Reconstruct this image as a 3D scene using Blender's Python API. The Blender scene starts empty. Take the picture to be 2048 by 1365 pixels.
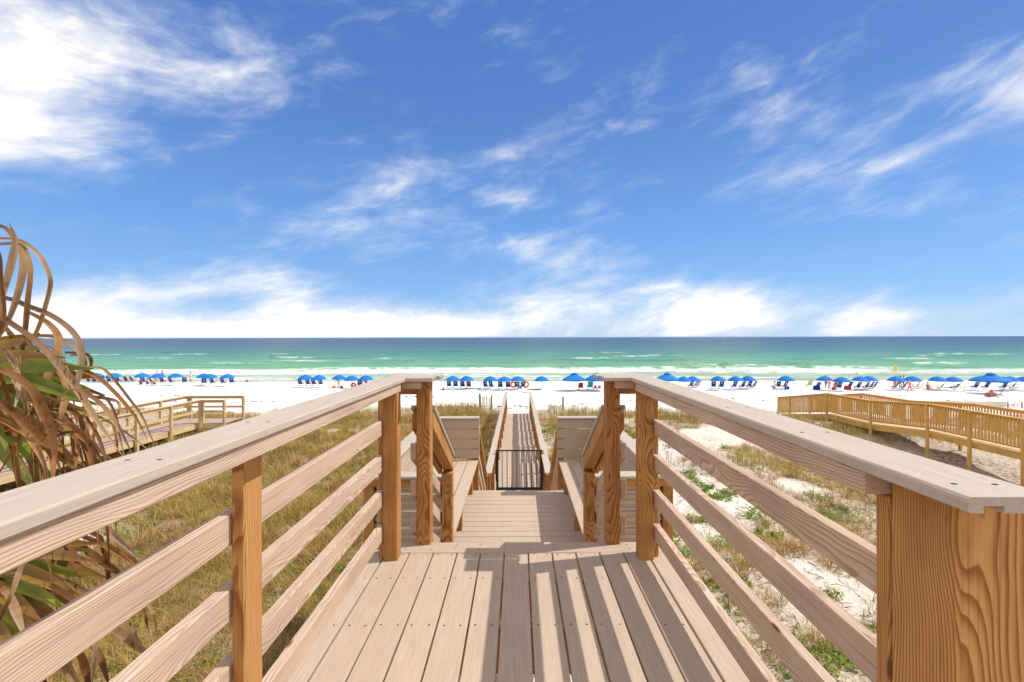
import bpy, bmesh, math, random
import numpy as np
from mathutils import Vector, Matrix

random.seed(11)
RNG = np.random.default_rng(11)
SC = bpy.context.scene
COL = SC.collection
R = math.radians

# ------------------------------------------------------------------ camera
EYE = 1.324                      # metres above the upper deck (z = 0)
cam_d = bpy.data.cameras.new('camera')
cam = bpy.data.objects.new('camera', cam_d)
COL.objects.link(cam)
cam.location = (0, 0, EYE)
cam.rotation_euler = (R(90), 0.00244, 0)
cam_d.sensor_width = 36
cam_d.lens = 16.0
cam_d.shift_x = -12 / 2048
cam_d.shift_y = -7.5 / 2048
cam_d.clip_start = 0.05
cam_d.clip_end = 90000
SC.camera = cam

# ------------------------------------------------------------------ sun and sky
SUN_DIR = Vector((0.77, 0.165, 1.0)).normalized()      # towards the sun
sun_d = bpy.data.lights.new('sun', 'SUN')
sun = bpy.data.objects.new('sun', sun_d)
COL.objects.link(sun)
sun.rotation_euler = SUN_DIR.to_track_quat('Z', 'Y').to_euler()
sun_d.energy = 3.35
sun_d.angle = R(0.5)
sun_d.color = (1.0, 0.965, 0.91)

SC.view_settings.view_transform = 'Standard'
SC.view_settings.look = 'None'
SC.view_settings.gamma = 1.0
SC.view_settings.exposure = 0.40
SC.view_settings.use_curve_mapping = False


class NT:
    """small helper round a node tree"""
    def __init__(self, tree):
        self.t = tree
        tree.nodes.clear()

    def n(self, kind, **kw):
        nd = self.t.nodes.new(kind)
        for k, v in kw.items():
            setattr(nd, k, v)
        return nd

    def link(self, a, b):
        self.t.links.new(a, b)

    def put(self, sock, v):
        if isinstance(v, bpy.types.NodeSocket):
            self.link(v, sock)
        else:
            sock.default_value = v

    def math(self, op, a, b=None, clamp=False):
        nd = self.n('ShaderNodeMath', operation=op, use_clamp=clamp)
        self.put(nd.inputs[0], a)
        if b is not None:
            self.put(nd.inputs[1], b)
        return nd.outputs[0]

    def vmath(self, op, a, b=None):
        nd = self.n('ShaderNodeVectorMath', operation=op)
        self.put(nd.inputs[0], a)
        if b is not None:
            self.put(nd.inputs[1], b)
        return nd.outputs['Value'] if op in ('DOT_PRODUCT', 'LENGTH') else nd.outputs[0]

    def xyz(self, x, y, z):
        nd = self.n('ShaderNodeCombineXYZ')
        for i, v in enumerate((x, y, z)):
            self.put(nd.inputs[i], v)
        return nd.outputs[0]

    def sep(self, v):
        nd = self.n('ShaderNodeSeparateXYZ')
        self.put(nd.inputs[0], v)
        return nd.outputs

    def noise(self, vec, scale=5, detail=4, rough=0.55, dist=0.0, color=False):
        nd = self.n('ShaderNodeTexNoise')
        self.put(nd.inputs['Vector'], vec)
        nd.inputs['Scale'].default_value = scale
        nd.inputs['Detail'].default_value = detail
        nd.inputs['Roughness'].default_value = rough
        nd.inputs['Distortion'].default_value = dist
        return nd.outputs['Color' if color else 'Fac']

    def ramp(self, fac, stops, interp='LINEAR'):
        nd = self.n('ShaderNodeValToRGB')
        self.put(nd.inputs[0], fac)
        cr = nd.color_ramp
        cr.interpolation = interp
        while len(cr.elements) < len(stops):
            cr.elements.new(0.5)
        for e, (p, c) in zip(cr.elements, stops):
            e.position = p
            e.color = (c, c, c, 1) if isinstance(c, (int, float)) else (*c[:3], 1)
        return nd.outputs[0]

    def maprange(self, v, a, b, c=0.0, d=1.0, smooth=True):
        nd = self.n('ShaderNodeMapRange')
        nd.interpolation_type = 'SMOOTHSTEP' if smooth else 'LINEAR'
        self.put(nd.inputs[0], v)
        for i, q in enumerate((a, b, c, d)):
            nd.inputs[i + 1].default_value = q
        return nd.outputs[0]

    def mix(self, fac, a, b, blend='MIX'):
        nd = self.n('ShaderNodeMix', data_type='RGBA', blend_type=blend)
        self.put(nd.inputs[0], fac)
        for s, v in ((nd.inputs[6], a), (nd.inputs[7], b)):
            if isinstance(v, bpy.types.NodeSocket):
                self.link(v, s)
            else:
                s.default_value = (*v[:3], 1)
        return nd.outputs[2]

    def bump(self, h, strength=0.3, dist=0.01, normal=None):
        nd = self.n('ShaderNodeBump')
        self.put(nd.inputs['Height'], h)
        nd.inputs['Strength'].default_value = strength
        nd.inputs['Distance'].default_value = dist
        if normal is not None:
            self.link(normal, nd.inputs['Normal'])
        return nd.outputs[0]


world = bpy.data.worlds.new('World')
SC.world = world
world.use_nodes = True
w = NT(world.node_tree)
sky = w.n('ShaderNodeTexSky')
sky.sky_type = 'NISHITA'
sky.sun_disc = False
sky.sun_elevation = math.asin(SUN_DIR.z)
sky.sun_rotation = math.atan2(SUN_DIR.x, SUN_DIR.y)
sky.altitude = 0
sky.air_density = 1.0
sky.dust_density = 0.25
sky.ozone_density = 5.0
gen = w.n('ShaderNodeTexCoord').outputs['Generated']
sx, sy, sz = w.sep(gen)
az = w.math('ARCTAN2', sx, sy)
el = w.math('ARCSINE', sz)
uv = w.xyz(az, el, 0.0)


def sky_uv(px, py):
    u = math.atan((px - 1036) / 910)
    return u, math.atan((675 - py) / 910 * math.cos(u))


# clouds: (pixel x, pixel y, half width, half height, weight), turned into azimuth and elevation
CLOUDS = [(150, 90, 330, 170, .50), (60, 240, 200, 130, .32), (420, 60, 210, 70, .28), (500, 175, 100, 40, .20),
          (300, 610, 230, 75, .44), (380, 668, 380, 26, .55), (520, 578, 90, 40, .30), (650, 620, 130, 38, .30),
          (900, 655, 380, 34, .62), (1120, 605, 190, 46, .50), (1440, 620, 180, 62, .66), (1700, 635, 130, 48, .42),
          (690, 450, 150, 75, .38), (820, 360, 120, 40, .20), (1040, 320, 110, 35, .28), (1030, 398, 90, 22, .36),
          (1080, 500, 190, 40, .33), (1250, 530, 120, 25, .24), (1490, 190, 130, 60, .28), (1260, 220, 120, 50, .20),
          (1690, 330, 200, 55, .36), (1940, 130, 150, 130, .34), (1930, 390, 110, 50, .24), (1200, 430, 70, 25, .22),
          (2150, 200, 200, 200, .30), (-250, 200, 300, 250, .40), (-200, 640, 400, 60, .50), (2350, 640, 300, 50, .40)]
acc = None
for px, py, rx, ry, a in CLOUDS:
    u, v = sky_uv(px, py)
    u1, v1 = sky_uv(px + rx, py)
    v2 = sky_uv(px, py - ry)[1]
    d = w.vmath('SUBTRACT', uv, (u, v, 0))
    d = w.vmath('MULTIPLY', d, (1 / max(abs(u1 - u), .02), 1 / max(abs(v2 - v), .01), 0))
    g = w.math('EXPONENT', w.math('MULTIPLY', w.vmath('DOT_PRODUCT', d, d), -1.0))
    g = w.math('MULTIPLY', g, a)
    acc = g if acc is None else w.math('ADD', acc, g)
# streaky cloud texture, tilted a little against the horizon
cuv = w.xyz(w.math('MULTIPLY', w.math('ADD', az, w.math('MULTIPLY', el, -0.5)), 1.0),
            w.math('MULTIPLY', w.math('ADD', el, w.math('MULTIPLY', az, -0.10)), 2.3), 0.0)
f1 = w.noise(cuv, 4.2, 9, 0.60, 0.35)
f2 = w.noise(cuv, 13.0, 6, 0.62, 0.6)
fb = w.math('ADD', w.math('MULTIPLY', f1, 0.75), w.math('MULTIPLY', f2, 0.25))
# thicker cloud added over the unseen sky, to brighten and whiten the shade
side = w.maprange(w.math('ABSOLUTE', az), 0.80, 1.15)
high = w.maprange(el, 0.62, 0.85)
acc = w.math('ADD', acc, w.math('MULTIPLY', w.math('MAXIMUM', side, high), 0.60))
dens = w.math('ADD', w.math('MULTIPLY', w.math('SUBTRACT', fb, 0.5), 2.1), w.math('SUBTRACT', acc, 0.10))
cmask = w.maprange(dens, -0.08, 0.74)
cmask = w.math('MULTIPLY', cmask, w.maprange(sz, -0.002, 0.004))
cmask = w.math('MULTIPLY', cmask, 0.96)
ctone = w.mix(w.maprange(dens, 0.15, 0.7), (5.2, 5.6, 6.2), (7.8, 7.4, 6.9))
# clear air: the physical sky, steered to the deep clean blue of the day by height above the horizon
blue = w.ramp(w.math('MULTIPLY', w.math('MAXIMUM', el, 0.0), 0.6366), [(0.0, (2.6, 4.1, 6.0)), (.045, (1.55, 3.15, 5.8)), (.14, (.98, 2.35, 5.3)),
              (.27, (.62, 1.5, 4.1)), (.42, (.44, 1.2, 3.6)), (1.0, (.30, .9, 2.9))])
clear = w.mix(0.82, sky.outputs[0], blue)
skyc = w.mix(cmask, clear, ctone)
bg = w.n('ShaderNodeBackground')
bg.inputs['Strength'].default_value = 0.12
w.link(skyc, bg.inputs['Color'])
wo = w.n('ShaderNodeOutputWorld')
w.link(bg.outputs[0], wo.inputs['Surface'])


# ------------------------------------------------------------------ materials
MATS = {}


def new_mat(name):
    m = bpy.data.materials.new(name)
    m.use_nodes = True
    MATS[name] = m
    nt = NT(m.node_tree)
    bs = nt.n('ShaderNodeBsdfPrincipled')
    out = nt.n('ShaderNodeOutputMaterial')
    nt.link(bs.outputs[0], out.inputs['Surface'])
    bs.inputs['Specular IOR Level'].default_value = 0.25
    return m, nt, bs


def plain(name, col, rough=0.6, metal=0.0, spec=0.3, vary=0.12, scale=8):
    m, nt, bs = new_mat(name)
    tc = nt.n('ShaderNodeTexCoord').outputs['Object']
    f = nt.noise(tc, scale, 3)
    c = nt.mix(f, tuple(x * (1 - vary) for x in col), tuple(min(1, x * (1 + vary)) for x in col))
    nt.link(c, bs.inputs['Base Color'])
    bs.inputs['Roughness'].default_value = rough
    bs.inputs['Metallic'].default_value = metal
    bs.inputs['Specular IOR Level'].default_value = spec
    return m


def wood(name, early, late, weather=0.0, grey=(.42, .36, .31), ring=60, knots=0.6, contrast=1.0, bumpk=0.28):
    """sawn pine: growth rings cut lengthwise (length runs along local X)"""
    m, nt, bs = new_mat(name)
    tc = nt.n('ShaderNodeTexCoord').outputs['Object']
    rnd = nt.n('ShaderNodeObjectInfo').outputs['Random']
    r1 = nt.math('FRACT', nt.math('MULTIPLY', rnd, 17.31))
    r2 = nt.math('FRACT', nt.math('MULTIPLY', rnd, 91.7))
    off = nt.xyz(nt.math('MULTIPLY', rnd, 43.0), nt.math('ADD', nt.math('MULTIPLY', r1, .16), -.08),
                 nt.math('ADD', nt.math('MULTIPLY', r2, .14), .03))
    p = nt.vmath('ADD', tc, off)
    x, y, z = nt.sep(p)
    # slow wander of the pith along the board makes the cathedral figure
    px = nt.xyz(nt.math('MULTIPLY', x, 1.5), nt.math('MULTIPLY', y, 2.5), nt.math('MULTIPLY', z, 2.5))
    wander = nt.vmath('SUBTRACT', nt.noise(px, 1.0, 2, 0.5, color=True), (.5, .5, .5))
    px2 = nt.xyz(nt.math('MULTIPLY', x, 4.0), nt.math('MULTIPLY', y, 22), nt.math('MULTIPLY', z, 22))
    wob = nt.vmath('SUBTRACT', nt.noise(px2, 1.0, 3, 0.5, color=True), (.5, .5, .5))
    q = nt.vmath('ADD', nt.xyz(0.0, y, z), nt.vmath('MULTIPLY', wander, (0, .12, .12)))
    q = nt.vmath('ADD', q, nt.vmath('MULTIPLY', wob, (0, .006, .006)))
    # knots pull the rings aside
    kv = nt.n('ShaderNodeTexVoronoi')
    nt.put(kv.inputs['Vector'], nt.xyz(nt.math('MULTIPLY', x, 2.3), nt.math('MULTIPLY', y, 9), nt.math('MULTIPLY', z, 9)))
    kv.inputs['Scale'].default_value = 1.0
    kd = kv.outputs['Distance']
    pull = nt.maprange(kd, 0.0, 0.42, 0.016 * knots, 0.0)
    rr = nt.math('ADD', nt.vmath('LENGTH', q), pull)
    saw = nt.math('FRACT', nt.math('MULTIPLY', rr, float(ring * 2.4)))
    g = nt.ramp(saw, [(0.0, 0.0), (0.35, 0.12), (0.72, 0.62), (0.90, 1.0), (1.0, 0.05)])
    fine = nt.noise(nt.xyz(nt.math('MULTIPLY', x, 3.0), nt.math('MULTIPLY', y, 190), nt.math('MULTIPLY', z, 190)), 1.0, 3, .6)
    g = nt.math('MULTIPLY', g, nt.math('ADD', nt.math('MULTIPLY', fine, .7), .6))
    g = nt.math('MULTIPLY', g, contrast, clamp=True)
    c = nt.mix(g, early, late)
    tint = nt.noise(nt.xyz(nt.math('MULTIPLY', x, 2.2), nt.math('MULTIPLY', y, 7), nt.math('MULTIPLY', z, 7)), 1.0, 3, .6)
    c = nt.mix(nt.maprange(tint, .38, .78, 0, .62), c, tuple(v * .72 for v in late))
    wear = nt.noise(nt.xyz(nt.math('MULTIPLY', x, 5.0), nt.math('MULTIPLY', y, 16), nt.math('MULTIPLY', z, 16)), 1.0, 5, .65)
    c = nt.mix(nt.maprange(wear, .55, .8, 0, .4), c, tuple(v * 1.12 for v in early))
    bl = nt.n('ShaderNodeObjectInfo').outputs['Random']
    c = nt.mix(nt.math('MULTIPLY', bl, .22), c, tuple(v * .8 for v in early))
    if weather > 0:
        wf = nt.maprange(nt.noise(nt.xyz(nt.math('MULTIPLY', x, 1.3), nt.math('MULTIPLY', y, 40), nt.math('MULTIPLY', z, 40)),
                                  1.0, 4, .6), .25, .7, weather * .45, weather)
        gg = nt.mix(g, grey, tuple(v * .62 for v in grey))
        c = nt.mix(wf, c, gg)
    kn = nt.math('MULTIPLY', nt.maprange(kd, .03, .085, 1.0, 0.0), min(1.0, knots * 1.2))
    c = nt.mix(kn, c, (.12, .055, .025))
    # drying cracks
    ck = nt.noise(nt.xyz(nt.math('MULTIPLY', x, 1.1), nt.math('MULTIPLY', y, 75), nt.math('MULTIPLY', z, 75)), 1.0, 2, .5)
    crack = nt.maprange(ck, .755, .79, 0, 1)
    c = nt.mix(nt.math('MULTIPLY', crack, .75), c, (.06, .035, .02))
    c = nt.mix(nt.maprange(fine, .5, .72, 0, .45), c, tuple(v * .62 for v in late))
    nt.link(c, bs.inputs['Base Color'])
    bs.inputs['Roughness'].default_value = .78
    bs.inputs['Specular IOR Level'].default_value = .18
    h = nt.math('SUBTRACT', nt.math('ADD', nt.math('MULTIPLY', g, .5), nt.math('MULTIPLY', fine, .5)), nt.math('MULTIPLY', crack, 1.5))
    nt.link(nt.bump(h, bumpk, .0018), bs.inputs['Normal'])
    return m


def composite(name, col, dirt=(.30, .25, .20)):
    m, nt, bs = new_mat(name)
    tc = nt.n('ShaderNodeTexCoord').outputs['Object']
    rnd = nt.n('ShaderNodeObjectInfo').outputs['Random']
    p = nt.vmath('ADD', tc, nt.xyz(nt.math('MULTIPLY', rnd, 31.0), nt.math('MULTIPLY', rnd, 7.0), 0.0))
    x, y, z = nt.sep(p)
    st = nt.noise(nt.xyz(nt.math('MULTIPLY', x, 6), nt.math('MULTIPLY', y, 330), nt.math('MULTIPLY', z, 330)), 1.0, 3, .6)
    st2 = nt.noise(nt.xyz(nt.math('MULTIPLY', x, 2.2), nt.math('MULTIPLY', y, 70), nt.math('MULTIPLY', z, 70)), 1.0, 4, .6)
    blot = nt.noise(p, 3.5, 4, .6)
    c = nt.mix(nt.maprange(st, .3, .7), tuple(v * .82 for v in col), tuple(v * 1.08 for v in col))
    c = nt.mix(nt.maprange(st2, .45, .75, 0, .35), c, tuple(v * .74 for v in col))
    c = nt.mix(nt.maprange(blot, .5, .8, 0, .32), c, dirt)
    c = nt.mix(nt.math('MULTIPLY', rnd, .16), c, tuple(v * .72 for v in col))
    nt.link(c, bs.inputs['Base Color'])
    bs.inputs['Roughness'].default_value = .72
    bs.inputs['Specular IOR Level'].default_value = .2
    nt.link(nt.bump(nt.math('ADD', st, st2), .45, .0012), bs.inputs['Normal'])
    return m


DECKC = composite('deck_composite', (.505, .385, .285), (.36,.265,.19))
CAPC = composite('cap_composite', (.485, .40, .32), (.35,.275,.21))
PINE = wood('pine_post', (.60, .315, .105), (.27, .092, .018), .03, ring=66, knots=.75, contrast=1.3)
RAILW = wood('pine_rail_weathered', (.68, .48, .335), (.33, .165, .085), .5, (.58, .47, .385), ring=72, knots=.9, contrast=1.0)
NEWELW = wood('pine_newel', (.50, .24, .08), (.20, .07, .015), .02, ring=58, knots=.9, contrast=1.2)
YELLOWW = wood('pine_yellow', (.74, .45, .14), (.56, .29, .07), .03, ring=30, knots=.5, contrast=.8, bumpk=.3)
PALEW = wood('pine_pale', (.66, .49, .28), (.52, .34, .17), .05, ring=30, knots=.5, contrast=.8, bumpk=.3)
PALEDECK = wood('pine_pale_deck', (.50, .35, .27), (.40, .26, .19), .3, ring=30, knots=.4, contrast=.7, bumpk=.3)
GREYW = wood('driftwood_grey', (.36, .27, .18), (.2, .13, .08), .4, ring=30, knots=.4)
BLACKM = plain('black_powder_coat', (.012, .012, .013), .38, .0, .5)
SCREW = plain('screw_dark', (.03, .022, .016), .5, .4)
UMB = plain('umbrella_blue', (.012, .165, .50), .75, spec=.15, vary=.10, scale=2)
CHAIRB = plain('sling_blue', (.012, .055, .26), .8, spec=.15)
POLEW = plain('pole_white', (.7, .68, .62), .4)
FRAMEW = plain('chair_wood', (.5, .36, .2), .6)
WHITE = plain('cloth_white', (.8, .79, .77), .8, spec=.1)
RED = plain('cloth_red', (.62, .035, .03), .7, spec=.15)
PINK = plain('cloth_pink', (.62, .12, .2), .7, spec=.15)
TEAL = plain('cloth_teal', (.08, .42, .40), .7, spec=.15)
LIME = plain('cloth_lime', (.28, .55, .16), .7, spec=.15)
ORANGE = plain('float_orange', (.85, .22, .02), .35)
YELLOW = plain('float_yellow', (.85, .62, .03), .35)
SKIN1 = plain('skin_tan', (.50, .25, .155), .55)
SKIN2 = plain('skin_pale', (.62, .37, .28), .55)
HAIRD = plain('hair_dark', (.02, .014, .01), .6)
HAIRL = plain('hair_light', (.36, .25, .13), .6)
SHORTB = plain('shorts_light_blue', (.28, .50, .62), .8)
SHORTD = plain('shorts_navy', (.03, .04, .09), .8)
BAGC = plain('bag_brown', (.32, .14, .08), .8)
WEED = plain('seaweed', (.09, .06, .035), .9, spec=.1)
TWIG = plain('twig', (.13, .095, .07), .9, spec=.1)
MATGREY = plain('mat_pale', (.62, .55, .48), .8)


def attr_mat(name, rough=.6, trans=.35, spec=.2, grain=0.0):
    """colour from the mesh's own colour attribute, with light passing through the leaf"""
    m = bpy.data.materials.new(name)
    m.use_nodes = True
    nt = NT(m.node_tree)
    at = nt.n('ShaderNodeVertexColor')
    at.layer_name = 'Col'
    c = at.outputs[0]
    bs = nt.n('ShaderNodeBsdfPrincipled')
    bs.inputs['Roughness'].default_value = rough
    bs.inputs['Specular IOR Level'].default_value = spec
    if grain:
        uvn = nt.n('ShaderNodeUVMap').outputs[0]
        ux, uy, _ = nt.sep(uvn)
        st = nt.noise(nt.xyz(nt.math('MULTIPLY', ux, 34), nt.math('MULTIPLY', uy, 3), 0.0), 1.0, 3, .6)
        bl = nt.noise(nt.xyz(nt.math('MULTIPLY', ux, 2), nt.math('MULTIPLY', uy, 7), 0.0), 1.0, 4, .6)
        c = nt.mix(nt.maprange(st, .3, .7, 0, grain), c, (.10, .05, .02))
        c = nt.mix(nt.maprange(bl, .55, .78, 0, grain * .8), c, (.30, .14, .05))
        nt.link(nt.bump(st, .5, .002), bs.inputs['Normal'])
    nt.link(c, bs.inputs['Base Color'])
    tr = nt.n('ShaderNodeBsdfTranslucent')
    nt.link(c, tr.inputs['Color'])
    mx = nt.n('ShaderNodeMixShader')
    mx.inputs[0].default_value = trans
    nt.link(bs.outputs[0], mx.inputs[1])
    nt.link(tr.outputs[0], mx.inputs[2])
    out = nt.n('ShaderNodeOutputMaterial')
    nt.link(mx.outputs[0], out.inputs['Surface'])
    return m


GRASS = attr_mat('grass_blades', .7, .35)
LEAF = attr_mat('ground_cover_leaves', .5, .3)
PALMLEAF = attr_mat('palm_leaf', .5, .32, .3, grain=.34)

# sand: one white quartz sand, with plant litter where plants grow (attribute 'veg')
SAND, nt, bs = new_mat('sand')
geo = nt.n('ShaderNodeNewGeometry').outputs['Position']
n1 = nt.noise(geo, .9, 5, .6)
n2 = nt.noise(geo, 9, 5, .65)
n3 = nt.noise(geo, 2.6, 4, .6)
c = nt.mix(n1, (.60, .52, .44), (.70, .62, .54))
c = nt.mix(nt.maprange(n2, .52, .72, 0, .4), c, (.47, .37, .28))
vg = nt.n('ShaderNodeVertexColor')
vg.layer_name = 'veg'
vfac = nt.math('MULTIPLY', nt.sep(vg.outputs[0])[0], nt.maprange(n2, .38, .62, .25, 1.0))
c = nt.mix(nt.math('MULTIPLY', vfac, .9), c, nt.mix(n3, (.20, .13, .06), (.30, .21, .10)))
vb = nt.sep(vg.outputs[0])[1]
c = nt.mix(vb, c, nt.mix(n1, (.80, .765, .72), (.86, .83, .79)))
vw = nt.sep(vg.outputs[0])[2]
c = nt.mix(nt.math('MULTIPLY', vw, .85), c, (.46, .42, .34))
nt.link(c, bs.inputs['Base Color'])
bs.inputs['Roughness'].default_value = .9
bs.inputs['Specular IOR Level'].default_value = .1
b1 = nt.bump(nt.noise(geo, 2.3, 5, .65), .8, .16)
b2 = nt.bump(n2, .5, .02, b1)
nt.link(b2, bs.inputs['Normal'])

# sea: colour follows the depth of water offshore
SEA, nt, bs = new_mat('sea_water')
geo = nt.n('ShaderNodeNewGeometry').outputs['Position']
gx, gy, gz = nt.sep(geo)
streak = nt.noise(nt.xyz(nt.math('MULTIPLY', gx, .012), nt.math('MULTIPLY', gy, .05), 0.0), 1.0, 4, .6)
shift = nt.math('MULTIPLY', nt.math('SUBTRACT', streak, .5), 26.0)
dep = nt.math('DIVIDE', 69.16, nt.math('MAXIMUM', nt.math('ADD', gy, shift), 60.0))
c = nt.ramp(dep, [(0.0, (.012, .048, .118)), (.10, (.014, .066, .125)), (.20, (.020, .11, .13)), (.31, (.05, .22, .165)),
                  (.44, (.11, .34, .19)), (.58, (.16, .42, .19)), (.68, (.26, .48, .26)), (.78, (.42, .53, .34)),
                  (.90, (.54, .56, .41)), (1.0, (.64, .60, .47))])
patch = nt.noise(nt.xyz(nt.math('MULTIPLY', gx, .035), nt.math('MULTIPLY', gy, .22), 3.0), 1.0, 5, .65)
c = nt.mix(nt.maprange(patch, .45, .70, 0, .7), c, nt.mix(.5, c, (.008, .08, .09), 'MULTIPLY'))
c = nt.mix(nt.maprange(patch, .22, .42, .30, 0), c, (.12, .42, .20))
wv1 = nt.noise(nt.xyz(nt.math('MULTIPLY', gx, .045), nt.math('MULTIPLY', gy, .13), 6.0), 1.0, 5, .7)
wv2 = nt.noise(nt.xyz(nt.math('MULTIPLY', gx, .010), nt.math('MULTIPLY', gy, .030), 2.0), 1.0, 6, .72)
wv = nt.math('ADD', nt.math('MULTIPLY', wv1, .5), nt.math('MULTIPLY', wv2, .5))
c = nt.mix(nt.maprange(wv, .50, .64, 0, .75), c, nt.mix(1.0, c, (.45, .58, .66), 'MULTIPLY'))
c = nt.mix(nt.maprange(wv, .34, .46, .35, 0), c, nt.mix(.22, c, (.55, .75, .65)))
foam_n = nt.noise(nt.xyz(nt.math('MULTIPLY', gx, .030), nt.math('MULTIPLY', gy, .16), 9.0), 1.0, 7, .62, .5)
lace = nt.noise(nt.xyz(nt.math('MULTIPLY', gx, .22), nt.math('MULTIPLY', gy, .55), 4.0), 1.0, 6, .65, .8)
dep2 = nt.math('DIVIDE', 69.16, nt.math('MAXIMUM', nt.math('ADD', gy, nt.math('MULTIPLY', nt.math('SUBTRACT', nt.noise(
    nt.xyz(nt.math('MULTIPLY', gx, .02), 0.0, 0.0), 1.0, 3, .5), .5), 16.0)), 60.0))
band = nt.ramp(dep2, [(0.0, .0), (.28, .02), (.36, .27), (.41, .29), (.47, .20), (.56, .20), (.64, .34), (.665, .52), (.71, .56),
                      (.745, .36), (.79, .42), (.83, .40), (.88, .44), (.93, .36), (1.0, .22)])
fm = nt.math('ADD', nt.math('MULTIPLY', foam_n, .62), nt.math('MULTIPLY', lace, .38))
foam = nt.maprange(nt.math('ADD', fm, band), .92, 1.08)
at = nt.n('ShaderNodeVertexColor')
at.layer_name = 'foam'
foam = nt.math('MAXIMUM', foam, nt.math('MULTIPLY', nt.sep(at.outputs[0])[0], nt.maprange(lace, .38, .60, .0, 1.0)))
c = nt.mix(foam, c, (.86, .87, .85))
nt.link(c, bs.inputs['Base Color'])
nt.link(nt.maprange(foam, 0, 1, .22, .9), bs.inputs['Roughness'])
bs.inputs['IOR'].default_value = 1.33
bs.inputs['Specular IOR Level'].default_value = .09
h1 = nt.noise(nt.xyz(nt.math('MULTIPLY', gx, .22), nt.math('MULTIPLY', gy, .65), 0.0), 1.0, 6, .62)
nt.link(nt.bump(h1, 1.0, 1.8), bs.inputs['Normal'])


# ------------------------------------------------------------------ helpers
def tag(o, label=None, cat=None, group=None, kind=None):
    if label:
        o['label'] = label
    if cat:
        o['category'] = cat
    if group:
        o['group'] = group
    if kind:
        o['kind'] = kind
    return o


def empty(name, loc=(0, 0, 0), rz=0.0):
    o = bpy.data.objects.new(name, None)
    o.empty_display_size = .1
    COL.objects.link(o)
    o.location = loc
    o.rotation_euler = (0, 0, rz)
    return o


def link(name, me, mat, parent=None, loc=None):
    if mat is not None and not me.materials:
        me.materials.append(mat)
    o = bpy.data.objects.new(name, me)
    COL.objects.link(o)
    if parent is not None:
        o.parent = parent
    if loc is not None:
        o.location = loc
    return o


def origin_of(p):
    v = Vector((0, 0, 0))
    while p is not None:
        v += p.location
        p = p.parent
    return v


_cache = {}


def board_mesh(L, W, T, mat, profile=None, shear=0.0, bevel=.003):
    key = (round(L, 4), round(W, 4), round(T, 4), mat.name, profile, round(shear, 3), bevel)
    if key in _cache:
        return _cache[key]
    bm = bmesh.new()
    if profile == 'groove':           # composite board with two channels on its underside
        a, b, g = W / 2, T / 2, .011
        e = .004
        pts = [(-a, b - e), (-a + e, b), (a - e, b), (a, b - e), (a, -b + e), (a - e, -b)]
        for cx in (W * .22, -W * .22):
            k = W * .11
            pts += [(cx + k, -b), (cx + k, -b + g), (cx - k, -b + g), (cx - k, -b)]
        pts += [(-a + e, -b), (-a, -b + e)]
        v0 = [bm.verts.new((-L / 2 + shear * z, y, z)) for y, z in pts]
        v1 = [bm.verts.new((L / 2 + shear * z, y, z)) for y, z in pts]
        n = len(pts)
        bm.faces.new(v0)
        bm.faces.new(list(reversed(v1)))
        for i in range(n):
            bm.faces.new((v0[i], v1[i], v1[(i + 1) % n], v0[(i + 1) % n]))
    else:
        vs = [bm.verts.new((sx * L / 2 + shear * sz * T / 2, sy * W / 2, sz * T / 2))
              for sx in (-1, 1) for sy in (-1, 1) for sz in (-1, 1)]
        for f in ((0, 1, 3, 2), (4, 6, 7, 5), (0, 4, 5, 1), (2, 3, 7, 6), (0, 2, 6, 4), (1, 5, 7, 3)):
            bm.faces.new([vs[i] for i in f])
        if bevel:
            bmesh.ops.bevel(bm, geom=list(bm.edges), offset=bevel, segments=1, affect='EDGES')
    bmesh.ops.recalc_face_normals(bm, faces=list(bm.faces))
    me = bpy.data.meshes.new('board')
    bm.to_mesh(me)
    bm.free()
    me.materials.append(mat)
    _cache[key] = me
    return me


def beam(name, p0, p1, W, T, mat, parent=None, up=(0, 0, 1), profile=None, shear=0.0, bevel=.003):
    """board from p0 to p1 (centre line); W across, T along 'up'"""
    p0, p1 = Vector(p0), Vector(p1)
    X = (p1 - p0)
    L = X.length
    X.normalize()
    Z = Vector(up) - X * X.dot(Vector(up))
    Z.normalize()
    Y = Z.cross(X)
    o = link(name, board_mesh(L, W, T, mat, profile, shear, bevel), None, parent)
    m = Matrix((X, Y, Z)).transposed().to_4x4()
    m.translation = (p0 + p1) / 2 - (origin_of(parent) if parent else Vector((0, 0, 0)))
    o.matrix_local = m
    return o


def post(name, x0, x1, y0, y1, z0, z1, mat, parent, bevel=.004):
    return beam(name, ((x0 + x1) / 2, (y0 + y1) / 2, z0), ((x0 + x1) / 2, (y0 + y1) / 2, z1), abs(x1 - x0), abs(y1 - y0),
                mat, parent, up=(0, -1, 0), bevel=bevel)


def run(name, a, b, x0, x1, z0, z1, mat, parent, axis='y', **kw):
    """straight horizontal piece along y (or x): cross section x0..x1 (or y0..y1) by z0..z1"""
    if axis == 'y':
        return beam(name, ((x0 + x1) / 2, a, (z0 + z1) / 2), ((x0 + x1) / 2, b, (z0 + z1) / 2), abs(x1 - x0), z1 - z0, mat, parent, **kw)
    return beam(name, (a, (x0 + x1) / 2, (z0 + z1) / 2), (b, (x0 + x1) / 2, (z0 + z1) / 2), abs(x1 - x0), z1 - z0, mat, parent, **kw)


def mesh_from(name, verts, faces, mat=None, smooth=False):
    me = bpy.data.meshes.new(name)
    me.from_pydata([tuple(v) for v in verts], [], faces)
    if smooth:
        me.polygons.foreach_set('use_smooth', [True] * len(me.polygons))
    if mat:
        me.materials.append(mat)
    me.update()
    return me


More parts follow.
